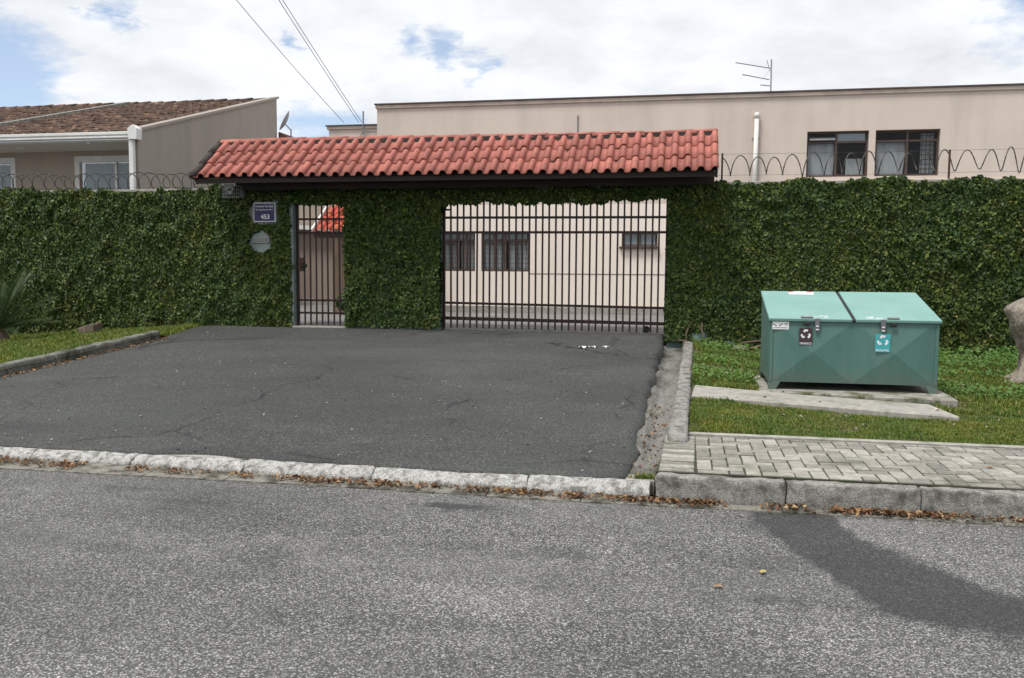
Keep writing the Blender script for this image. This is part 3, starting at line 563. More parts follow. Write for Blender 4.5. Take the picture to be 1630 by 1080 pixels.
# ================================================================== GATES
gw = thing('vehicle_gate', (-2.18, 14.6, .45), 'wide dark brown steel bar gate across the driveway', 'gate')
GX0, GX1 = -4.09, -.29
nb = 34; bar = MB().box(-.0145, .0145, -.0145, .0145, 0, 2.27).mesh('bar', bevel=.003)
for i in range(nb):
    x = GX0 + .03 + i * (GX1 - GX0 - .06) / (nb - 1); piece('bar', bar, 'steel', gw, (x + random.uniform(-.003, .003), 14.59, .475 - .02 * i / nb), (random.uniform(-.003, .003), random.uniform(-.003, .003), 0))
for za, zb, hh, dd in ((2.355, 2.345, .02, .02), (2.105, 2.10, .02, .02), (.90, .86, .02, .02), (.635, .60, .028, .03)):
    build('rail', MB().hexa([(GX0, 14.605, za - hh), (GX1, 14.605, zb - hh), (GX1, 14.605 + dd + .02, zb - hh), (GX0, 14.605 + dd + .02, za - hh)], [(GX0, 14.605, za + hh), (GX1, 14.605, zb + hh), (GX1, 14.605 + dd + .02, zb + hh), (GX0, 14.605 + dd + .02, za + hh)]), 'steel', gw)
for x in (GX0 + .005, GX1 - .005): build('stile', MB().box(x - .02, x + .02, 14.60, 14.65, .44, 2.74), 'steel', gw, bevel=.003)
build('hasp', MB().box(-4.05, -3.965, 14.565, 14.585, 2.47, 2.50), 'steel', gw)
for x in (-.62,):
    w_ = MB(); w_.tube([(x, 14.635, .50), (x, 14.66, .50)], .06, 16); build('wheel', w_, 'black', gw)
tag(build('gate_track', MB().box(-4.12, -.25, 14.54, 14.66, .40, .446), 'kerbd'), 'thin steel track set in the ground under the wide gate', 'track')
gp = thing('pedestrian_gate', (-6.3, 14.6, .46), 'narrow brown bar gate beside the house number plate', 'gate')
PX0, PX1 = -6.77, -5.83; nb = 9
bar2 = MB().box(-.013, .013, -.013, .013, 0, 2.24).mesh('bar', bevel=.003)
for i in range(nb):
    piece('bar', bar2, 'steel', gp, (PX0 + .03 + i * (PX1 - PX0 - .06) / (nb - 1), 14.59, .47), (0, random.uniform(-.003, .003), 0))
for z in (2.34, 2.10, .91, .685): build('rail', MB().box(PX0, PX1, 14.604, 14.634, z - .018, z + .018), 'steel', gp, bevel=.003)
for x in (PX0 + .0, PX1 - .0): build('stile', MB().box(x - .02, x + .02, 14.604, 14.65, .46, 2.7), 'steel', gp, bevel=.003)
lk = build('lock_box', MB().box(-6.74, -6.63, 14.55, 14.575, 1.42, 1.66), 'rust', gp, bevel=.006)
kn = MB(); kn.tube([(-6.60, 14.50, 1.52), (-6.60, 14.515, 1.52), (-6.60, 14.535, 1.52), (-6.60, 14.57, 1.52)], [.025, .045, .045, .02], 12); build('door_knob', kn, 'black', lk, smooth=True)
build('door_step', MB().box(-6.80, -5.80, 14.42, 14.72, .40, .455), 'slab', gp, bevel=.006)
# ------------------------------------------------------------------ things on the wall
ns = thing('house_number_sign', (-7.29, 14.46, 2.29), 'navy blue house number plate reading 453 with white border', 'sign')
build('border', MB().box(-7.50, -7.09, 14.412, 14.492, 2.285, 2.62), 'letter', ns, bevel=.002)
build('plate', MB().box(-7.486, -7.104, 14.4075, 14.4115, 2.30, 2.605), 'navy', ns)
text_mesh('lettering', 'Condominio Res. Estella', .35, .042, 'letter', ns, (-7.295, 14.4060, 2.56), .006)
text_mesh('lettering', 'Rua Angel Soriano Nardi', .325, .036, 'letter', ns, (-7.295, 14.4060, 2.495), .006)
text_mesh('number', '453', .165, .085, 'letter', ns, (-7.28, 14.4060, 2.375), .018)
lb = thing('mail_slot', (-7.40, 14.49, 1.94), 'small framed metal mail slot on the bare plaster oval', 'mail slot')
build('frame', MB().box(-7.565, -7.235, 14.455, 14.493, 1.915, 2.035), 'zinc', lb, bevel=.006)
fl = build('flap', MB().box(-7.535, -7.265, 14.448, 14.4545, 1.94, 2.01), 'ink', lb, bevel=.002)
for k in range(3): build('rib', MB().box(-7.525, -7.275, 14.444, 14.4475, 1.952 + k * .02, 1.960 + k * .02), 'zinc', fl)
cg = thing('wire_cage', (-7.9, 14.35, 2.72), 'pale wire cage box hanging at the canopy corner', 'cage')
x0, x1, y0, y1, z0, z1 = -8.0, -7.67, 14.22, 14.44, 2.705, 2.90
m_ = MB()
for z in (z0, z0 + .065, z0 + .13, z1):
    for a, b in (((x0, y0), (x1, y0)), ((x1, y0), (x1, y1)), ((x0, y0), (x0, y1)), ((x0, y1), (x1, y1))): m_.tube([(*a, z), (*b, z)], .006 if z in (z0, z1) else .004, 5)
build('hoop', m_, 'cage', cg)
m_ = MB()
for k in range(9): x = x0 + k * (x1 - x0) / 8; m_.tube([(x, y0, z0), (x, y0, z1)], .004, 5)
for k in range(6):
    y = y0 + k * (y1 - y0) / 5; m_.tube([(x0, y, z0), (x0, y, z1)], .004, 5); m_.tube([(x1, y, z0), (x1, y, z1)], .004, 5)
build('mesh_wire', m_, 'cage', cg)
build('mount_plate', MB().prism([(-7.94, 14.20), (-7.76, 14.20), (-7.76, 14.205), (-7.94, 14.205)], 2.82, 2.93), 'cage', cg)
m_ = MB(); m_.tube([(-7.84, 14.20, 2.80), (-7.84, 14.24, 2.80)], .05, 14); build('lamp_housing', m_, 'cage', cg)
# ------------------------------------------------------------------ razor wire
def razor(name, x0, x1, zc, r_, pitch, y, label, posts, wires, squash=1.0, ph=0., lean=0., seed=0):
    t = thing(name, ((x0 + x1) / 2, y, zc - r_), label, 'razor wire', 'razor wire on the ivy walls')
    rg = np.random.default_rng(seed); n_ = int((x1 - x0) / pitch * 22); P = []; 
    for k in range(n_ + 1):
        s = k / n_; x = x0 + (x1 - x0) * s; wob = .35 * math.sin(x * 1.3 + seed) + .25 * math.sin(x * 3.1 + seed); a = 2 * math.pi * (x - x0) / pitch + wob * 1.6 + .55 * math.sin(x * 5.3 + seed * 2) + ph
        rr_ = r_ * (.9 + .10 * math.sin(x * 2.2 + seed) + .12 * math.sin(x * 6.1 + seed)); P.append((x + squash * rr_ * math.sin(a), y + .8 * rr_ * math.sin(a) + .02, zc + rr_ * math.cos(a) - .02 * math.sin(x * 1.1)))
    m_ = MB(); m_.tube(P, .0085, 5); build('coil', m_, 'wire', t, smooth=True)
    b = MB()
    for k in range(0, n_, 3):
        p = Vector(P[k]); q = Vector(P[min(k + 1, n_)]); dr_ = (q - p).normalized(); sd_ = dr_.cross(Vector((0, 1, 0))).normalized()
        b.add([p + dr_ * .018, p + sd_ * .014, p - dr_ * .018, p - sd_ * .014, p + Vector((0, .006, 0))], [(0, 1, 4), (1, 2, 4), (2, 3, 4), (3, 0, 4), (3, 2, 1, 0)])
    build('barbs', b, 'wire', t)['kind'] = 'stuff'
    for z in wires:
        m_ = MB(); m_.tube([(x, y + .04, z + .006 * math.sin(x * 1.7)) for x in np.linspace(x0 - .2, x1 + .2, 30)], .0028, 4); build('tension_wire', m_, 'wire', t)
    for x, za, zb in posts: build('post', MB().box(x - .014, x + .014, y + .045, y + .073, za, zb), 'rust', t, bevel=.003)
razor('razor_wire', .52, 7.0, 3.165, .178, .285, 14.58, 'razor wire coil stretched above the right ivy wall', ((.54, 2.85, 3.36), (3.93, 2.85, 3.35), (6.9, 2.85, 3.35)), (3.335, 3.0), squash=.34, ph=.6, seed=3)
razor('razor_wire', -14.2, -8.0, 3.05, .165, .22, 14.58, 'razor wire coil above the left ivy wall', ((-11.1, 2.8, 3.2), (-14.0, 2.8, 3.2)), (3.17, 2.93), squash=.45, ph=2.1, seed=5)

# ================================================================== MAIN BUILDING
BY = 21.0
mbld = thing('apartment_building', (0, BY, .43), 'two storey beige stucco building with a flat parapet behind the wall', 'building')
def wall_holes(x0, x1, z0, z1, y, holes, depth=.14):   # front wall sheet with reveals
    xs_ = sorted({x0, x1, *[h[0] for h in holes], *[h[1] for h in holes]}); zs_ = sorted({z0, z1, *[h[2] for h in holes], *[h[3] for h in holes]}); m_ = MB()
    for a, b in zip(xs_, xs_[1:]):
        for c, d_ in zip(zs_, zs_[1:]):
            mx, mz = (a + b) / 2, (c + d_) / 2
            if any(h[0] < mx < h[1] and h[2] < mz < h[3] for h in holes): continue
            m_.add([(a, y, c), (b, y, c), (b, y, d_), (a, y, d_)], [(0, 1, 2, 3)])
    for a, b, c, d_ in holes:
        Y2 = y + depth
        m_.add([(a, y, c), (b, y, c), (b, y, d_), (a, y, d_), (a, Y2, c), (b, Y2, c), (b, Y2, d_), (a, Y2, d_)], [(0, 4, 5, 1), (1, 5, 6, 2), (2, 6, 7, 3), (3, 7, 4, 0)])
    return m_
UP = [(2.63, 3.95, 3.62, 4.635), (4.09, 5.43, 3.62, 4.635)]
LO = [(-5.95, -5.07, 1.44, 2.40), (-4.92, -3.74, 1.44, 2.40), (-1.50, -.66, 2.05, 2.40), (-.42, .6, 1.95, 2.40)]
SPLIT = 3.05
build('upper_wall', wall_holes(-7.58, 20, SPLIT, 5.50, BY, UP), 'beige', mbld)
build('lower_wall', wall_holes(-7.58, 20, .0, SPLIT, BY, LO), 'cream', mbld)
shell = MB(); shell.add([(-7.58, BY, 0), (-7.58, 34, 0), (-7.58, 34, 5.5), (-7.58, BY, 5.5)], [(0, 3, 2, 1)]); shell.add([(20, BY, 0), (20, 34, 0), (20, 34, 5.5), (20, BY, 5.5)], [(0, 1, 2, 3)])
shell.add([(-7.58, 34, 0), (20, 34, 0), (20, 34, 5.5), (-7.58, 34, 5.5)], [(0, 3, 2, 1)]); build('side_walls', shell, 'beige', mbld)
build('flat_roof', MB().box(-7.5, 19.9, BY + .3, 33.9, 5.15, 5.3), 'yard', mbld)
build('floor_slab', MB().box(-7.5, 19.9, BY + .16, 33.9, 2.95, 3.05), 'brownwall', mbld)
build('interior_partition', MB().box(-7.5, 19.9, BY + 2.0, BY + 2.1, .4, 5.1), 'brownwall', mbld)
build('parapet_band', MB().box(-7.61, 20.03, BY - .045, BY + .2, 5.425, 5.515), 'trim', mbld, bevel=.01)
build('parapet_cap', MB().box(-7.63, 20.05, BY - .075, BY + .22, 5.517, 5.548), 'capdark', mbld)
build('joint_line', MB().box(-3.72, 20, BY - .008, BY - .001, 1.385, 1.40), 'ink', mbld)
build('plinth', MB().box(-7.6, 20, BY - .06, BY - .001, .3, .60), 'slab', mbld, bevel=.01)
build('window_ledge', MB().box(2.2, 14, BY - .07, BY - .001, 3.50, 3.545), 'trim', mbld, bevel=.01)
def window(parent, h, cols, transom, mats, fr='brownframe', name='window', depth=.09, fw_=.045):
    x0, x1, z0, z1 = h; y = BY + depth; m_ = MB()
    m_.box(x0, x1, y, y + .05, z0, z0 + fw_); m_.box(x0, x1, y, y + .05, z1 - fw_, z1); m_.box(x0, x0 + fw_, y, y + .05, z0 + fw_, z1 - fw_); m_.box(x1 - fw_, x1, y, y + .05, z0 + fw_, z1 - fw_)
    w = build(name, m_, fr, parent); n_ = len(cols) - 1
    zs_ = [z0 + fw_] + ([transom] if transom else []) + [z1 - fw_]
    if transom: build('transom', MB().box(x0 + fw_, x1 - fw_, y - .004, y + .052, transom - .024, transom + .024), fr, w)
    for i in range(1, n_): build('mullion', MB().box(cols[i] - .026, cols[i] + .026, y - .008, y + .056, z0 + fw_, z1 - fw_), fr, w)
    for i in range(n_):
        for a, b in zip(zs_, zs_[1:]):
            build('pane', MB().box(cols[i] + .012, cols[i + 1] - .012, y + .022, y + .028, a, b), mats.get((i, a == zs_[0]), 'glass'), w)
    return w
def curtain(parent, x0, x1, z0, z1, y, mat, amp=.02, fold=.16, slant=0.):
    n_, k_ = 40, 6; V_ = []
    for j in range(k_):
        for i in range(n_):
            s, q = i / (n_ - 1), j / (k_ - 1); x = x0 + (x1 - x0) * s * (1 - slant * (1 - q)); V_.append((x, y + amp * math.sin(x / fold * 6.28 + q * .8) + .008 * math.sin(7 * q + 13 * s), z0 + (z1 - z0) * q))
    m_ = MB(); m_.add(V_, [(j * n_ + i, j * n_ + i + 1, (j + 1) * n_ + i + 1, (j + 1) * n_ + i) for j in range(k_ - 1) for i in range(n_ - 1)])
    return build('curtain', m_, mat, parent, smooth=True)
for i, h in enumerate(UP):
    mid = (h[0] + h[1]) / 2 - .02 + .03 * i
    w = window(mbld, h, [h[0] + .045, mid, h[1] - .045], 4.40, {(1, True): 'glass', (0, False): 'glass', (1, False): 'glassd' if i == 0 else 'glass'})
    curtain(w, h[0] + .05, mid, 3.66, 4.38, BY + .175, 'curtain', .012, .33, .08)
    if i == 0: curtain(w, mid + .25, h[1] - .05, 3.66, 4.05, BY + .30, 'lace', .01, .3)
    else:
        gr = MB()
        for k in range(9): gr.box(h[1] - .34, h[1] - .05, BY + .24, BY + .256, 3.68 + k * .105, 3.692 + k * .105)
        for k in range(4): gr.box(h[1] - .32 + k * .085, h[1] - .308 + k * .085, BY + .235, BY + .25, 3.66, 4.58)
        build('window_grille', gr, 'brownframe', w); curtain(w, h[1] - .33, h[1] - .04, 3.66, 4.58, BY + .29, 'lace', .004, .3)
    sl_ = MB(); sl_.hexa([(h[0] + .06, BY + .03, 4.44), (mid - .03, BY + .03, 4.44), (mid - .03, BY + .10, 4.50), (h[0] + .06, BY + .10, 4.50)], [(h[0] + .06, BY + .03, 4.455), (mid - .03, BY + .03, 4.455), (mid - .03, BY + .10, 4.515), (h[0] + .06, BY + .10, 4.515)])
    if i == 0: build('tilted_vent_sash', sl_, 'zinc', w)
for i, h in enumerate(LO):
    if i < 2:
        n_ = 4; cols = list(np.linspace(h[0] + .045, h[1] - .045, n_ + 1)); w = window(mbld, h, cols, 2.20, {(k, False): 'glassd' for k in range(4)})
        curtain(w, h[0] + .05, h[0] + (h[1] - h[0]) * .45, 1.48, 2.19, BY + .185, 'lace', .012, .12); curtain(w, h[0] + (h[1] - h[0]) * .55, h[1] - .05, 1.48, 2.19, BY + .185, 'lace', .012, .12)
        gr = MB()
        for k in range(6): gr.box(h[0] + .05, h[1] - .05, BY + .150, BY + .157, 1.52 + k * .115, 1.53 + k * .115)
        for k in range(9): x = h[0] + .08 + k * (h[1] - h[0] - .16) / 8; gr.box(x - .004, x + .004, BY + .145, BY + .149, 1.48, 2.19)
        build('window_grille', gr, 'ink', w)
    else: window(mbld, h, [h[0] + .045, (h[0] + h[1]) / 2, h[1] - .045], None, {(0, True): 'glassd', (1, True): 'glassd'}); build('sill', MB().box(h[0] - .05, h[1] + .03, BY - .10, BY - .001, h[2] - .05, h[2]), 'brownframe', mbld, bevel=.005)
# pipes and antenna on it
vp = thing('vent_pipe', (1.50, BY - .06, 3.0), 'white capped vent pipe fixed to the beige building wall', 'pipe')
m_ = MB(); m_.tube([(1.49, BY - .07, 2.6), (1.515, BY - .07, 5.0)], .052, 14); build('pipe', m_, 'pvc', vp, smooth=True)
m_ = MB(); m_.tube([(1.515, BY - .07, 4.96), (1.515, BY - .07, 5.03), (1.515, BY - .07, 5.07), (1.515, BY - .07, 5.085)], [.064, .066, .05, .015], 14); build('cap', m_, 'pvc', vp, smooth=True)
for z in (3.4, 4.5): build('clamp', MB().box(1.43, 1.58, BY - .075, BY - .001, z, z + .025), 'zinc', vp)
m_ = MB(); m_.tube([(-2.58, BY - .02, 4.55), (-2.58, BY - .02, 5.10), (-2.575, BY - .02, 5.14)], .014, 6); tag(build('conduit', m_, 'cable'), 'thin grey conduit on the beige wall above the canopy ridge', 'conduit')
an = thing('tv_antenna', (1.98, 23, 5.3), 'old bare television antenna on the flat roof', 'antenna')
m_ = MB(); m_.tube([(1.985, 23, 5.3), (1.975, 23, 6.72)], .018, 8); build('mast', m_, 'zinc', an)
for a, b in (((1.10, 22.7, 6.61), (1.98, 23.02, 6.51)), ((1.28, 22.7, 6.315), (1.93, 23.0, 6.235)), ((1.72, 22.9, 6.09), (1.97, 23, 6.08))):
    m_ = MB(); m_.tube([a, b], .012, 6); build('boom', m_, 'zinc', an)
for a, b in (((1.86, 22.95, 6.70), (1.95, 23.05, 6.45)), ((1.95, 23, 6.5), (1.80, 22.9, 6.28)), ((1.26, 22.8, 6.34), (1.30, 22.6, 6.27))):
    m_ = MB(); m_.tube([a, b], .008, 5); build('element', m_, 'zinc', an)
# side block with lower parapet
sb = thing('side_block', (-8.2, 22, .43), 'low beige side block left of the main building', 'building')
build('wall', MB().box(-9.06, -7.585, 21.5, 30, 3.1, 5.03), 'beige', sb); build('parapet_band', MB().box(-9.10, -7.583, 21.45, 30.02, 5.032, 5.11), 'trim', sb, bevel=.008); build('parapet_cap', MB().box(-9.13, -7.59, 21.42, 30.03, 5.112, 5.14), 'capdark', sb)
ms = thing('roof_mast', (-8.09, 21.45, 4.7), 'short grey mast with stays on the low side block', 'mast')
m_ = MB(); m_.tube([(-8.10, 21.40, 4.88), (-8.09, 21.40, 5.46)], .02, 8); build('pole', m_, 'cable', ms)
for a, b in (((-8.09, 21.4, 4.98), (-8.22, 21.38, 4.70)), ((-8.09, 21.4, 4.98), (-8.0, 21.38, 4.70)), ((-8.09, 21.4, 5.0), (-7.7, 21.38, 4.93))):
    m_ = MB(); m_.tube([a, b], .012, 5); build('stay', m_, 'cable', ms)
# wing and porch behind the pedestrian gate
wg = thing('rear_wing', (-10.5, 24, .43), 'plain cream wing seen through the narrow gate', 'building')
build('upper_wall', MB().box(-14, -9.07, 24.0, 30, 2.62, 4.6), 'taupef', wg); build('lower_wall', MB().box(-14, -7.6, 23.9, 30, .3, 2.6), 'wing', wg); build('plinth', MB().box(-14, -7.6, 23.84, 23.895, .3, .62), 'slab', wg)
build('gutter', MB().hexa([(-12, 23.6, 2.66), (-8.9, 23.6, 2.50), (-8.9, 23.88, 2.50), (-12, 23.88, 2.66)], [(-12, 23.6, 2.78), (-8.9, 23.6, 2.62), (-8.9, 23.88, 2.62), (-12, 23.88, 2.78)]), 'white', wg)
pc = thing('porch', (-7.2, 19, .43), 'small porch with bright red tile roof behind the narrow gate', 'porch')
pt = tile_mesh(.2, .40, 'roof_tile'); pa = rad(34)
for j in range(3):
    for i in range(8): piece('roof_tile', pt, 'tile2', pc, (-8.13 + i * .2, 18.6 + j * .36 * math.cos(pa), 2.29 + j * .36 * math.sin(pa)), (pa, 0, random.uniform(-.01, .01)))
build('verge_flashing', MB().hexa(*slab_on_slope(18.55, 2.33, 19.65, 3.06, -8.275, -8.235, -.03, .04)), 'white', pc)
build('fascia', MB().box(-8.24, -6.5, 18.64, 18.68, 2.16, 2.26), 'wood', pc); build('back_wall', MB().box(-8.24, -6.5, 19.7, 19.8, .43, 3.2), 'brownwall', pc)
build('side_post', MB().box(-6.9, -6.7, 18.75, 18.95, .43, 2.2), 'brownwall', pc)
sh_ = thing('garden_shrub', (-7.55, 18.9, .43), 'low green shrub beside the red tiled porch', 'shrub')
n_ = 500; P = rng.normal(0, 1, (n_, 3)); P /= np.linalg.norm(P, axis=1, keepdims=True); N = P.copy(); P = P * rng.uniform(.4, 1, (n_, 1)) * np.array([.32, .25, .25]) + np.array([0, 0, .27])
tag(link('foliage', np_mesh('foliage', leaves(P, N, np.full(n_, .09), np.full(n_, .05), rng.uniform(0, 6.28, n_)), 2, LF), 'plant', sh_), kind='stuff'); m_ = MB(); m_.tube([(-7.55, 18.9, .43), (-7.54, 18.9, .7)], [.03, .015], 6); build('stem', m_, 'twig', sh_)

# ================================================================== LEFT HOUSE
HX, HY, HZ = -12.52, 18.5, 4.62; HB, HT = 25.65, 6.70; hs = (HT - HZ) / (HB - HY)
lh = thing('left_house', (-17, 20, 0), 'taupe house with old brown tile roof and white gutter beyond the left wall', 'house')
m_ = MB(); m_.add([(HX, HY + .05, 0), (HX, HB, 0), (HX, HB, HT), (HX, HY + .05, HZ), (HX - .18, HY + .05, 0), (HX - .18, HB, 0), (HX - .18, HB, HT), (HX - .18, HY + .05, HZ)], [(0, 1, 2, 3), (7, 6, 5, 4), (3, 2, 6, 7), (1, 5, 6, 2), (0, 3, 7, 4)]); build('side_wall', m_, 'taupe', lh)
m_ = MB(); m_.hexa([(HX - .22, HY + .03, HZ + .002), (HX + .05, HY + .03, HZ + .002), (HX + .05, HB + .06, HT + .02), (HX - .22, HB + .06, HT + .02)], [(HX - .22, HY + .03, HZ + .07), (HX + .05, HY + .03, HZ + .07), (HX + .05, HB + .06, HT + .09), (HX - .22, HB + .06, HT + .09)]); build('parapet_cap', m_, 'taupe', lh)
FY = 20.0
hol = [(-15.30, -13.0, 2.2, 4.28), (-19.4, -17.03, 2.2, 4.28)]; sv = BY; BY = FY
build('front_wall', wall_holes(-34, HX - .19, 0, 4.40, FY, hol, .12), 'taupef', lh)
for h in hol:
    w = build('window', MB().box(h[0], h[0] + .14, FY - .03, FY + .08, h[2], h[3]).box(h[1] - .14, h[1], FY - .03, FY + .08, h[2], h[3]).box(h[0] + .14, h[1] - .14, FY - .03, FY + .08, h[3] - .15, h[3]), 'white', lh)
    mid = (h[0] + h[1]) / 2
    for a, b in ((h[0] + .14, mid), (mid, h[1] - .14)): build('pane', MB().box(a + .02, b - .02, FY + .03, FY + .04, h[2], h[3] - .15), 'glassd', w)
    build('mullion', MB().box(mid - .03, mid + .03, FY + .0, FY + .07, h[2], h[3] - .15), 'white', w)
    curtain(w, h[0] + .15, h[1] - .15, 2.2, 4.12, FY + .2, 'lace', .03, .3)
BY = sv
build('soffit', MB().box(-34, HX - .19, HY + .082, FY + .3, 4.405, 4.45), 'soffit', lh)
build('gutter', MB().box(-34, HX + .02, HY - .10, HY + .08, 4.455, 4.56).box(-34, HX + .02, HY - .125, HY - .10, 4.53, 4.60).box(-34, HX + .02, HY - .115, HY - .10, 4.46, 4.50), 'white', lh, bevel=.008)
build('gutter_end', MB().add([(HX - .12, HY - .15, 4.42), (HX + .08, HY - .15, 4.42), (HX + .10, HY - .15, 4.66), (HX - .02, HY - .15, 4.75), (HX - .14, HY - .15, 4.66), (HX - .12, HY + .06, 4.42), (HX + .08, HY + .06, 4.42), (HX + .10, HY + .06, 4.66), (HX - .02, HY + .06, 4.75), (HX - .14, HY + .06, 4.66)], [(0, 1, 2, 3, 4), (9, 8, 7, 6, 5), (0, 5, 6, 1), (1, 6, 7, 2), (2, 7, 8, 3), (3, 8, 9, 4), (4, 9, 5, 0)]), 'white', lh)
build('downpipe', MB().box(HX - .17, HX - .05, HY - .08, HY + .02, .0, 4.42), 'white', lh, bevel=.012)
for k in range(3): x = -13.9 - k * 2.2; m_ = MB(); m_.tube([(x, HY + .6, 4.40), (x, HY + .6, 4.385), (x, HY + .6, 4.37)], [.13, .13, .08], 16); build('ceiling_lamp', m_, 'white', lh) if k == 1 else build('gutter_bracket', MB().box(x, x + .06, HY + .10, HY + .16, 4.37, 4.404), 'white', lh)
ha = math.atan(hs); hl = math.hypot(HB - HY, HT - HZ); th_ = .42; tw = .235
build('roof_deck', MB().hexa(*slab_on_slope(HY + .0, HZ - .04, HB, HT - .04, -34, HX - .2, .03, .1)), 'oldtile', lh)
ot = tile_mesh(tw, th_ * 1.1, 'roof_tile', h=.06, th=.02)
alt = []
for j in range(int(hl / th_)):
    for i in range(48):
        x = HX - .33 - i * tw; dd_ = j * th_ - .04; alt.append((x, HY + dd_ * math.cos(ha), HZ - .055 + dd_ * math.sin(ha)))
alt.sort(key=lambda p: p[1] * 1.0 - p[0] * .35)
for p in alt[:300]: piece('roof_tile', ot, 'oldtile', lh, (p[0], p[1], p[2] + random.uniform(-.008, .008)), (ha + random.uniform(-.03, .03), random.uniform(-.02, .02), random.uniform(-.02, .02)))
tv = np.array([v_.co[:] for v_ in ot.vertices]); tf = [tuple(p_.vertices) for p_ in ot.polygons]
c_, s_ = math.cos(ha), math.sin(ha); rt = np.array([[1, 0, 0], [0, c_, -s_], [0, s_, c_]])
rest = np.array(alt[300:]); V = (tv @ rt.T)[None] + rest[:, None] + rng.normal(0, .006, (len(rest), 1, 3)) - np.array(lh.location)
tag(link('roof_tiles', np_mesh('roof_tiles', V, 2, tf), 'oldtile', lh), kind='stuff')
rme2 = rme.copy(); rme2.materials.clear()
for i in range(26):
    x = HX - .35 - i * .44; o = piece('ridge_tile', rme2, 'oldtile', lh, (x, HB - .02, HT - .03 + random.uniform(-.01, .01)), (0, .03, math.pi + random.uniform(-.04, .04)), (1.05, 1.3, 1.5)); 
build('firewall_strip', MB().hexa(*slab_on_slope(HY, HZ + .08, HB, HT + .05, -17.75, -17.55, -.02, .14)), 'kerb', lh)
sdh = thing('satellite_dish', (-12.3, 25.9, 5.4), 'grey satellite dish mounted beyond the taupe gable wall', 'dish')
m_ = MB(); V = []; ax = Vector((-.83, -.34, .46)).normalized(); t_ = ax.orthogonal().normalized(); b_ = ax.cross(t_); cpt = Vector((-12.36, 26.0, 6.06))
for j, q in enumerate(np.linspace(0.05, 1, 6)):
    for k in range(20):
        a = k * math.pi / 10; V.append(cpt + (t_ * math.cos(a) + b_ * math.sin(a)) * .34 * q + ax * (.08 * q * q))
m_.add(V, [(j * 20 + k, j * 20 + (k + 1) % 20, (j + 1) * 20 + (k + 1) % 20, (j + 1) * 20 + k) for j in range(5) for k in range(20)] + [tuple(range(19, -1, -1))]); build('reflector', m_, 'dish', sdh, smooth=True)
m_ = MB(); m_.tube([(-12.22, 26, 5.3), (-12.22, 26, 5.83)], .022, 8); build('pole', m_, 'cable', sdh)
m_ = MB(); m_.tube([(-12.22, 26, 5.80), (-12.40, 26, 5.98)], .018, 6); build('arm', m_, 'cable', sdh)
sr_ = thing('shed_roof', (-12.4, 25.8, 5.0), 'dark roof corner below the satellite dish', 'roof'); build('slope', MB().hexa([(-12.5, 25.7, 5.2), (-11.95, 25.7, 5.2), (-11.95, 27, 5.2), (-12.5, 27, 5.2)], [(-12.5, 25.7, 5.72), (-11.95, 25.7, 5.42), (-11.95, 27, 5.42), (-12.5, 27, 5.72)]), 'oldtile', sr_)
# overhead cables
def cable(A, B, sag, label):
    A, B = Vector(A), Vector(B); P = [A.lerp(B, s) - Vector((0, 0, 4 * sag * s * (1 - s))) for s in np.linspace(0, 1, 40)]
    m_ = MB(); m_.tube(P, .0075, 5); tag(build('overhead_cable', m_, 'cable', smooth=True), label, 'cable', 'overhead service cables')
def up(x, y, Y): d_ = pdir(x, y); return Vector((0, 0, 1.45)) + d_ * (Y / d_.y)
for (x0, x1, ye, sg, lb_) in ((547, 388, 195, .22, 'leftmost overhead cable running down to the side block'), (571, 448, 195, .12, 'middle overhead cable running down to the side block'), (576, 455, 195, .14, 'rightmost overhead cable close beside the middle one')):
    A = up(x0, ye, 21.9); B = up(x1, -2, 17.2); Cc = B + (B - A) * 1.6; cable(A, Cc, sg, lb_)

# ================================================================== GREEN BIN
bn = thing('trash_bin', (1.70, 10.04, .232), 'large green steel double trash bin with two sloping lids', 'bin')
bx0, bx1, by0, by1, bz0, zf, zb = .88, 2.53, 9.50, 10.56, .315, .955, 1.205
m_ = MB(); mxd = (bx0 + bx1) / 2
# faceted front: two pressed diamond panels
def front(xa, xb):
    cx, cz = (xa + xb) / 2, (bz0 + zf) / 2; V = [(xa, by0, bz0), (xb, by0, bz0), (xb, by0, zf), (xa, by0, zf), (cx, by0 - .045, cz)]
    m_.add(V, [(0, 1, 4), (1, 2, 4), (2, 3, 4), (3, 0, 4)])
ff = .035
front(bx0 + ff, mxd); front(mxd, bx1 - ff)
m_.add([(bx0, by0, bz0), (bx0 + ff, by0, bz0), (bx0 + ff, by0, zf), (bx0, by0, zf)], [(0, 1, 2, 3)]); m_.add([(bx1 - ff, by0, bz0), (bx1, by0, bz0), (bx1, by0, zf), (bx1 - ff, by0, zf)], [(0, 1, 2, 3)])
m_.add([(bx0, by0, bz0), (bx0, by0, zf), (bx0, by1, zb), (bx0, by1, bz0)], [(0, 1, 2, 3)]); m_.add([(bx1, by0, bz0), (bx1, by1, bz0), (bx1, by1, zb), (bx1, by0, zf)], [(0, 1, 2, 3)])
m_.add([(bx0, by1, bz0), (bx0, by1, zb), (bx1, by1, zb), (bx1, by1, bz0)], [(0, 1, 2, 3)]); m_.add([(bx0, by0, bz0), (bx0, by1, bz0), (bx1, by1, bz0), (bx1, by0, bz0)], [(0, 1, 2, 3)])
m_.add([(bx0, by0, zf), (bx1, by0, zf), (bx1, by1, zb), (bx0, by1, zb)], [(0, 1, 2, 3)])
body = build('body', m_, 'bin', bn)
for x in (bx0 + .003, bx1 - .033): build('corner_post', MB().box(x, x + .030, by0 - .010, by0 - .001, bz0 - .0, zf - .01), 'bin', body, bevel=.003)
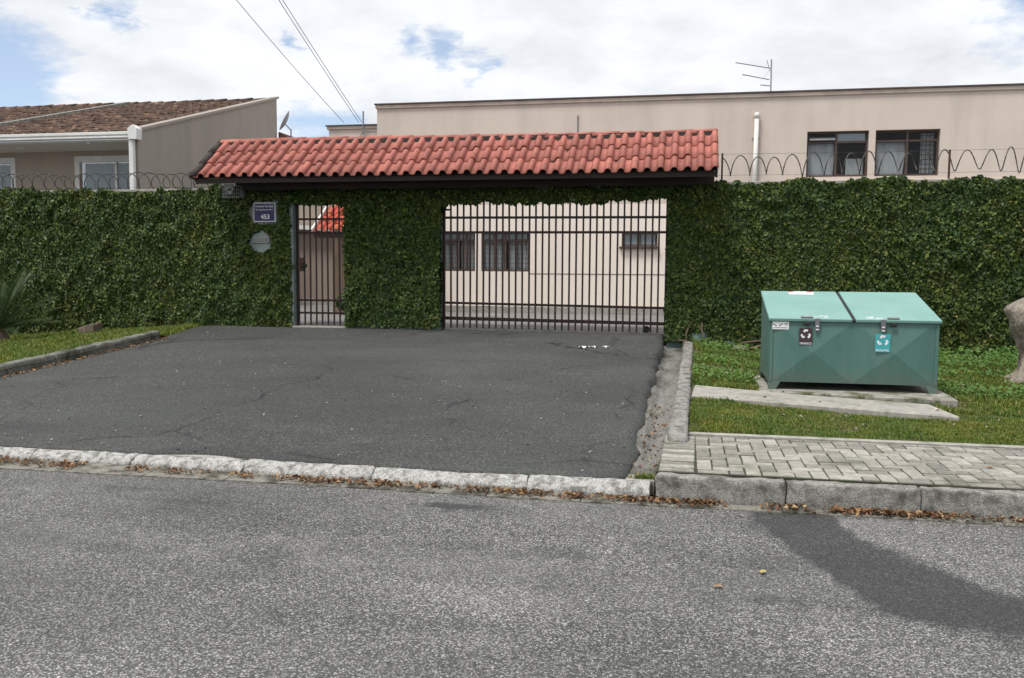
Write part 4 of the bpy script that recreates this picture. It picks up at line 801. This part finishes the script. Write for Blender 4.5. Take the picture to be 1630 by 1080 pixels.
for x, s in ((bx0, 1), (bx1, -1)):
    for y, q in ((by0 - .004, 1), (by1, -1)):
        a = [(x, y), (x + s * .12, y), (x + s * .12, y + q * .03), (x, y + q * .10)]; b = [(x + s * .0, y), (x + s * .07, y), (x + s * .07, y + q * .03), (x, y + q * .07)]
        if s * q < 0: a, b = a[::-1], b[::-1]
        build('leg', MB().hexa([(p[0], p[1], .232) for p in b], [(p[0], p[1], bz0 + .002) for p in a]), 'bin', bn)
lang = math.atan2(zb - zf, by1 - by0)
def lid(x0, x1, label):
    L = math.hypot(by1 - by0, zb - zf) + .03; m_ = MB()
    bot, top = slab_on_slope(by0 - .03, zf - .03 * math.tan(lang), by1 + .015, zb + .015 * math.tan(lang), x0, x1, -.034, -.003); m_.hexa(bot, top)
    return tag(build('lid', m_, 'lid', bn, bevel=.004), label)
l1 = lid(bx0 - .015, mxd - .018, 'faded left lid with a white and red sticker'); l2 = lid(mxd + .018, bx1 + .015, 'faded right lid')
build('centre_seam', MB().hexa(*slab_on_slope(by0 - .02, zf - .005, by1, zb, mxd - .0178, mxd + .0178, -.022, .003)), 'black', bn)
for x in (1.345, 1.985):
    h_ = build('latch', MB().box(x - .022, x + .022, by0 - .052, by0 - .034, zf - .10, zf + .03), 'ink', bn, bevel=.003)
    for z in (zf - .09, zf - .055): build('bolt', MB().box(x - .013, x + .013, by0 - .058, by0 - .0525, z, z + .012), 'stickw', h_)
    s = -1 if x < 1.5 else 1
    build('padlock', MB().box(x + s * .10 - .03, x + s * .10 + .03, by0 - .055, by0 - .031, zf - .045, zf - .005), 'black', h_, bevel=.006)
    build('hinge_bar', MB().hexa(*slab_on_slope(by0 - .02, zf - .0, by0 + .02, zf + .01, x + s * .10 - .06, x + s * .10 + .06, -.045, -.036)), 'zinc', h_)
def face_y(x, z):   # depth of the faceted front at (x, z)
    xa, xb = (bx0 + ff, mxd) if x < mxd else (mxd, bx1 - ff); u_ = abs(x - (xa + xb) / 2) / ((xb - xa) / 2); w_ = abs(z - (bz0 + zf) / 2) / ((zf - bz0) / 2); return by0 - .045 * (1 - max(u_, w_))
def sticker(name, cx, cz, w, h, mat, label, tilt=0., yoff=.0):
    y = min(face_y(cx + a * w / 2, cz + b * h / 2) for a in (-1, 0, 1) for b in (-1, 0, 1)) - .002
    o = build(name, MB().box(cx - w / 2, cx + w / 2, y - .0015, y, cz - h / 2, cz + h / 2), mat, bn); o['label'] = label; return o, y - .0015
def recycle(parent, cx, cz, y, r_):
    for k in range(3):
        a0 = math.pi / 2 + k * 2 * math.pi / 3
        def pt(a, q): return (cx + r_ * q * math.cos(a), y, cz + r_ * q * math.sin(a))
        V = []
        for a in np.linspace(a0 - .50, a0 + .28, 5): V += [pt(a, .52 + .12 * (1 - abs(a - a0) * 1.2)), pt(a, .97)]
        n_ = 5; f = [(2 * i, 2 * i + 2, 2 * i + 3, 2 * i + 1) for i in range(n_ - 1)]
        V += [pt(a0 + .24, .36), pt(a0 + .24, 1.08), pt(a0 + .80, .74)]; f += [(10, 12, 11)]
        V2 = [(v_[0], y - .0012, v_[2]) for v_ in V]
        m_ = MB(); m_.add(V2, [tuple(reversed(q)) if True else q for q in f]); build('arrow', m_, 'letter', parent)
o, y = sticker('sticker', 1.235, .795, .130, .175, 'stickbr', 'brown sticker with white recycling arrows reading ORGÂNICO'); recycle(o, 1.235, .82, y, .052); text_mesh('lettering', 'ORGÂNICO', .115, .026, 'letter', o, (1.235, y - .001, .727), .012)
o, y = sticker('sticker', 1.985, .745, .145, .185, 'stickbl', 'teal sticker with white recycling arrows reading RECICLÁVEL'); recycle(o, 1.985, .770, y, .058); text_mesh('lettering', 'RECICLÁVEL', .125, .024, 'letter', o, (1.985, y - .001, .673), .012)
o, y = sticker('sticker', .985, .905, .165, .080, 'stickw', 'white maker sticker with dark wing mark')
for s in (-1, 1): m_ = MB(); cx = .955; m_.add([(cx + s * .008, y - .001, .905), (cx + s * .045, y - .001, .925), (cx + s * .05, y - .001, .917), (cx + s * .012, y - .001, .895)], [(0, 1, 2, 3) if s < 0 else (3, 2, 1, 0)]); build('wing_mark', m_, 'ink', o)
for z, w, cx in ((.882, .14, .985), (.925, .035, 1.04), (.912, .035, 1.04)): build('print_line', MB().box(cx - w / 2, cx + w / 2, y - .0012, y - .0002, z - .003, z + .003), 'ink', o)
def on_lid(name, x0, x1, ya, yb, mat, h=.0352):
    za, zb_ = zf + (ya - by0) * math.tan(lang), zf + (yb - by0) * math.tan(lang); return build(name, MB().hexa(*slab_on_slope(ya, za, yb, zb_, x0, x1, -h - .0015, -h + .001)), mat, l1)
for lx0, lx1 in ((1.17, 1.45), (1.80, 2.14)):
    m_ = MB(); zz_ = lambda y_: zf + (y_ - by0) * math.tan(lang)
    for k in range(26):
        xa = random.uniform(lx0, lx1); w_ = random.uniform(.008, .035); ya = by0 + random.uniform(-.005, .075); hh = random.uniform(.004, .014)
        m_.hexa(*slab_on_slope(ya, zz_(ya), ya + hh, zz_(ya + hh), xa, xa + w_, -.0362, -.034))
    q = build('worn_lettering', m_, 'stickw', l1 if lx0 < 1.5 else l2); q['kind'] = 'stuff'
on_lid('lid_sticker', 1.165, 1.435, by1 - .13, by1 - .005, 'stickw'); on_lid('sticker_band', 1.165, 1.22, by1 - .035, by1 - .004, 'stickred', .037); on_lid('sticker_band', 1.37, 1.43, by1 - .035, by1 - .004, 'stickred', .037); on_lid('sticker_mark', 1.365, 1.41, by1 - .085, by1 - .072, 'ink', .037)

# ================================================================== PLANTS AND SMALL THINGS
# tree trunk at the right edge
tr = thing('tree', (4.05, 11.4, .17), 'thick gnarled grey tree trunk at the right edge of the lawn', 'tree')
V = []; nk = 40; rk = [(.0, .60), (.04, .50), (.10, .40), (.18, .345), (.30, .32), (.45, .325), (.60, .36), (.75, .41), (.88, .45), (.98, .43), (1.08, .36), (1.25, .29), (1.6, .25), (2.3, .21), (3.2, .17)]; rings = [(z_, float(np.interp(z_, [q[0] for q in rk], [q[1] for q in rk]))) for z_ in np.concatenate([np.arange(0, 1.6, .045), [1.7, 2, 2.3, 2.8, 3.2]])]
for zi, r_ in rings:
    for k in range(nk):
        a = 2 * math.pi * k / nk; lob = 1 + (.22 * math.exp(-zi / .12)) * math.cos(5 * a + 1.0) + .07 * math.cos(3 * a + zi * 3) + .04 * math.cos(7 * a - 2 * zi) + .24 * (vnoise(a * 1.5, zi * 3., 1.5, 77) - .5) + .16 * (vnoise(a * 3.5, zi * 7., 1.5, 78) - .5)
        V.append((4.25 + 1.1 * max(0, min(zi, 1.5) - .92) + .25 * max(0, zi - 1.5) + r_ * lob * math.cos(a), 11.4 + .05 * zi + r_ * lob * math.sin(a), .13 + zi))
m_ = MB(); m_.add(V, [(j * nk + k, j * nk + (k + 1) % nk, (j + 1) * nk + (k + 1) % nk, (j + 1) * nk + k) for j in range(len(rings) - 1) for k in range(nk)] + [tuple(range((len(rings) - 1) * nk, len(rings) * nk))])
tk = build('trunk', m_, 'bark', tr, smooth=True)
m_ = MB(); m_.tube([(4.85, 11.5, 1.9), (5.2, 11.6, 2.6), (5.8, 11.7, 3.4)], [.15, .11, .05], 10); build('limb', m_, 'bark', tk, smooth=True)
for pts in ([(3.98, 11.2, .24), (3.84, 11.1, .2), (3.68, 11.0, .15)], [(4.15, 11.1, .24), (4.15, 10.95, .2), (4.2, 10.75, .15)]):
    m_ = MB(); m_.tube(pts, [.10, .06, .02], 8); build('root', m_, 'bark', tk, smooth=True)
# cycad
cyx, cyy = -11.36, 12.8; cyz = float(zl(np.array(cyx), np.array(cyy))) ; cy = thing('cycad', (cyx, cyy, cyz), 'dark green cycad with arching feathery fronds at the left edge', 'plant')
m_ = MB(); m_.tube([(cyx, cyy, cyz - .05), (cyx, cyy, cyz + .12), (cyx, cyy, cyz + .25), (cyx, cyy, cyz + .30)], [.16, .17, .12, .03], 10); build('trunk', m_, 'twig', cy, smooth=True)
for i in range(34):
    az = i * 2.39996 + .2; el = rad(10 + 62 * ((i * .618) % 1))
    if i < 12: az = rad((-38, -20, -30, -12, -45, 5, -25, -8, 15, -35, -15, 0)[i]); el = rad((6, 14, 24, 33, 42, 50, 57, 64, 40, 70, 48, 22)[i])
    Lf = random.uniform(1.25, 1.5); drp = .55 - .2 * math.sin(el); P = []
    for s in np.linspace(0, 1, 12):
        rh = Lf * s * math.cos(el) * (1 - .05 * s); P.append(Vector((cyx + rh * math.cos(az), cyy + rh * math.sin(az), cyz + .26 + Lf * s * math.sin(el) - drp * .55 * s * s * Lf * (1 if el > .5 else .35))))
    f = MB(); f.tube(P, [.011 - .008 * k / 11 for k in range(12)], 5)
    for k in range(44):
        s = .10 + .89 * k / 43; ii = min(int(s * 11), 10); fr = s * 11 - ii; p = P[ii].lerp(P[ii + 1], fr); t_ = (P[ii + 1] - P[ii]).normalized(); sd_ = t_.cross(Vector((0, 0, 1)))
        if sd_.length < .05: sd_ = Vector((-math.sin(az), math.cos(az), 0))
        sd_.normalize(); upv = sd_.cross(t_); ll = .15 * math.sin(math.pi * (.12 + .82 * s)) ** .7 + .02
        for sg in (-1, 1):
            dv = (sd_ * sg * .62 + t_ * .72 + upv * .38).normalized(); w_ = t_ * .0055; q = p + dv * ll; md = p + dv * ll * .5 + upv * .005
            f.add([p - w_, p + w_, md + w_ * .9, q, md - w_ * .9], [(0, 1, 2, 4), (4, 2, 3)])
    build('frond', f, 'cycad', cy)
# grass
def blades(n_, X, Y, zfun, h0, h1, mat, name, label, seed, w=.006, cat='grass'):
    r = np.random.default_rng(seed); n_ = len(X); Z = zfun(X, Y); az = r.uniform(0, 6.283, n_); h = r.uniform(h0, h1, n_) * (.55 + .5 * vnoise(X, Y, 2.2, seed) + .5 * vnoise(X, Y, 9, seed + 1)); ln_ = r.uniform(.15, .9, n_) * h
    dx, dy = np.cos(az), np.sin(az); sx, sy = -dy * w, dx * w; wv = r.uniform(.7, 1.5, n_); sx, sy = sx * wv, sy * wv
    b = np.stack([X, Y, Z - .01], 1); e_ = np.stack([dx, dy, 0 * dx], 1); s_ = np.stack([sx, sy, 0 * sx], 1); up_ = np.array([0, 0, 1.])
    m1 = b + e_ * (ln_ * .3)[:, None] + up_ * (h * .6)[:, None]; tp = b + e_ * ln_[:, None] + up_ * h[:, None]
    V = np.stack([b - s_, b + s_, m1 + s_ * .8, m1 - s_ * .8, tp], 1)
    me = np_mesh(name, V, 3, [(0, 1, 2), (0, 2, 3), (3, 2, 4)]); return tag(link(name, me, mat), label, cat, kind='stuff')
r = np.random.default_rng(99)
def pts(n_, x0, x1, y0, y1, keep): X = r.uniform(x0, x1, n_); Y = r.uniform(y0, y1, n_); k = keep(X, Y); return X[k], Y[k]
def in_poly(X, Y, poly):
    c = np.zeros(len(X), bool); j = len(poly) - 1
    for i in range(len(poly)):
        (xi, yi), (xj, yj) = poly[i], poly[j]; c ^= ((yi > Y) != (yj > Y)) & (X < (xj - xi) * (Y - yi) / (yj - yi + 1e-12) + xi); j = i
    return c
S1 = [(.06, 8.74), (2.40, 8.28), (2.35, 9.00), (1.2, 9.26), (.10, 9.56)]; S2 = [(.80, 9.40), (2.60, 9.13), (2.68, 10.72), (.80, 10.78)]
def keepR(X, Y):
    edge = np.interp(Y, [6.6, 9, 14.3], [.045, .085, .155]) ; bare = vnoise(X, Y, 1.5, 51) * .6 + vnoise(X, Y, 5, 52) * .4
    sh = np.exp(-((Y - 14.2) / .55) ** 2) * .16
    return (X > edge) & ~in_poly(X, Y, S1) & ~in_poly(X, Y, S2) & (bare > .22 + sh + .22 * r.random(len(X))) & (X < .55 * (Y) + .0)
zrr = lambda X, Y: zr(X, Y) + .03 * (vnoise(X, Y, 1.6, 11) - .5) - .012
X, Y = pts(230000, 0, 7.0, 8.6, 14.45, keepR); blades(0, X, Y, zrr, .02, .055, 'grass', 'grass', 'mown green grass round the green bin', 101, w=.0048)
X, Y = pts(150000, 0, 4.6, 7.02, 8.75, keepR); blades(0, X, Y, zrr, .012, .036, 'grass', 'grass', 'short thin grass strip along the paver sidewalk', 102, w=.0034)
def keepW(X, Y): return keepR(X, Y) & ((vnoise(X, Y, 2.1, 61) > .50) | ((X > 2.5) & (Y > 11.5)))
X, Y = pts(16000, .1, 6.0, 9.6, 14.4, keepW); n_ = len(X); Z = zrr(X, Y) + r.uniform(.02, .10, n_) * (1 + 1.2 * ((X > 2.5) & (Y > 12))); N = np.stack([r.normal(0, .5, n_), r.normal(-.3, .5, n_), np.ones(n_)], 1); N /= np.linalg.norm(N, axis=1, keepdims=True)
Ls = r.uniform(.03, .06, n_); tag(link('weeds', np_mesh('weeds', leaves(np.stack([X, Y, Z], 1), N, Ls, Ls * .6, r.uniform(0, 6.28, n_), .1), 2, LF), 'weed'), 'leafy weeds growing in the lawn by the right wall', 'weeds', kind='stuff')
zll = lambda X, Y: zl(X, Y) - .015 + .03 * (vnoise(X, Y, 1.6, 12) - .5)
def keepL(X, Y): return (X < xk(Y) - np.where(Y < 12.4, .15, .0)) & (X > -1.18 * Y + .9)
X, Y = pts(110000, -14.5, -7.4, 8.3, 14.45, keepL); blades(0, X, Y, zll, .035, .085, 'grass', 'grass', 'bright green grass behind the mossy kerb at left', 103, w=.007)
# weeds in joints of the kerb and channel
X = -.24 + r.normal(0, .045, 260); Y = 5.74 + np.abs(r.normal(0, .04, 260)); blades(0, X, Y, lambda X, Y: X * 0 + .085, .015, .055, 'grass', 'weed_tuft', 'small weed tuft at the end of the drain channel', 104, w=.0035, cat='weeds')
# dry leaf litter in the gutter
def litter(X, Y, Z, s0, s1, mat, name, label, cat, seed, flat=.35):
    r = np.random.default_rng(seed); n_ = len(X); N = np.stack([r.normal(0, flat, n_), r.normal(0, flat, n_), np.ones(n_)], 1); N /= np.linalg.norm(N, axis=1, keepdims=True); Ls = r.uniform(s0, s1, n_)
    return tag(link(name, np_mesh(name, leaves(np.stack([X, Y, Z], 1), N, Ls, Ls * r.uniform(.4, .75, n_), r.uniform(0, 6.28, n_), r.uniform(.05, .5)), 2, LF), mat), label, cat, kind='stuff')
n_ = 6000; X = r.uniform(-8, 4, n_); Y = 5.545 + koff(X) - np.abs(r.normal(0, .04, n_)) - koff(X) * r.random(n_); den_ = vnoise(X, X * 0, 1.7, 71) * .6 + vnoise(X, X * 0, 6, 72) * .4 + .12 * (X > -.7)
k = den_ > .34 + .42 * r.random(n_) ; X, Y = X[k], Y[k]; litter(X, Y, .010 + r.uniform(0, .020, len(X)) * np.clip((Y - 5.38) / .12, 0, 1), .016, .045, 'litter', 'dry_leaves', 'brown dry leaves gathered along the street gutter', 'leaves', 5, .55)
n_ = 90; Y = r.uniform(5.8, 8.6, n_); X = -.22 + r.normal(0, .05, n_); litter(X, Y, .085 + .17 * (Y - 5.7) / 8.6 + .02, .02, .045, 'litter', 'dry_leaves', 'dry leaves lying in the drain channel', 'leaves', 6, .5)
n_ = 420; Y = r.uniform(8, 12.5, n_); X = xk(Y) + .03 + np.abs(r.normal(0, .06, n_)); litter(X, Y, zd(Y) + .016, .02, .05, 'litter', 'dry_leaves', 'dry leaves along the foot of the left mossy kerb', 'leaves', 7, .4)
n_ = 900; X = r.uniform(-8, -.4, n_); Y = r.uniform(5.8, 14.3, n_); k = (vnoise(X, Y, .5, 81) > .35) & (X > xk(Y) + .1); X, Y = X[k], Y[k]; litter(X, Y, zd(Y) + zdrop(X, Y) + .012 * (vnoise(X, Y, .9, 8) - .5) + .009, .012, .038, 'flake', 'leaf_bits', 'pale leaf bits scattered over the dark driveway', 'litter', 8, .1)
n_ = 120; X = r.uniform(.2, 4, n_); Y = r.uniform(7.05, 14, n_); litter(X, Y, zrr(X, Y) + .05, .03, .06, 'flake', 'leaf_bits', 'pale fallen leaves on the right lawn', 'litter', 9, .3)
# single fallen leaves and a scrap of paper
def one_leaf(x, y, z, L, mat, label, rz):
    m_ = MB(); pr = [(-.5, 0), (-.25, .22), (.1, .27), (.35, .14), (.5, 0), (.35, -.14), (.1, -.27), (-.25, -.22)]; c, s = math.cos(rz), math.sin(rz)
    V = [(x + L * (a * c - b * s), y + L * (a * s + b * c), z + .02 * abs(b) + .012 * a * a) for a, b in pr] + [(x, y, z + .002)]
    m_.add(V, [(i, (i + 1) % 8, 8) for i in range(8)]); tag(build('fallen_leaf', m_, mat), label, 'leaf')
one_leaf(.40, 4.31, .004, .055, 'yellowleaf', 'yellow fallen leaf on the street beside the dark patch', 1.1); one_leaf(.18, 4.06, .004, .05, 'orangeleaf', 'orange fallen leaf on the street nearer the camera', .2); one_leaf(2.0, 6.2, .182, .07, 'orangeleaf', 'curled brown leaf lying on the sidewalk pavers', .5)
sp_ = MB()
for dx, dy, w_, h_, a in ((0, 0, .16, .10, .3), (.13, .06, .12, .06, 1.0), (.30, .10, .10, .04, .4)):
    c, s = math.cos(a), math.sin(a); V = []
    for j in range(4):
        for i in range(6): p = (i / 5 - .5) * w_; q = (j / 3 - .5) * h_; V.append((-1.40 + dx + p * c - q * s, 12.45 + dy + p * s + q * c, float(zd(12.45)) + .02 + .018 * math.sin(i * 2.1 + j)))
    sp_.add(V, [(j * 6 + i, j * 6 + i + 1, (j + 1) * 6 + i + 1, (j + 1) * 6 + i) for j in range(3) for i in range(5)])
tag(build('paper_scrap', sp_, 'paper', smooth=True), 'white torn paper scraps on the driveway before the wide gate', 'litter')
bz = float(zl(np.array(-10.6), np.array(14.1)))
tag(rough_block('clay_block', -10.72, -10.40, 13.95, 14.2, bz - .1, bz + .16, 'fired', None, amp=.012, bev=.03, seg=.08, seed=5, shear=lambda x, y, z: (x, y, z + .25 * (x + 10.56))), 'brownish stone block in the left grass at the wall foot', 'block')
tag(rough_block('flat_stone', .75, .98, 13.9, 14.15, .18, .31, 'stone', None, amp=.02, bev=.04, seg=.06, seed=6), 'flat grey stone in the grass at the right wall foot', 'stone')
m_ = MB(); m_.tube([(.98, 13.95, .27), (1.15, 13.9, .33), (1.38, 13.95, .36), (1.6, 14.1, .40)], [.022, .02, .016, .008], 6); m_.tube([(1.15, 13.9, .33), (1.35, 13.8, .45), (1.5, 13.85, .55)], [.014, .01, .004], 5)
tag(build('dead_branch', m_, 'twig', smooth=True), 'dry fallen branch lying by the right ivy wall', 'branch')
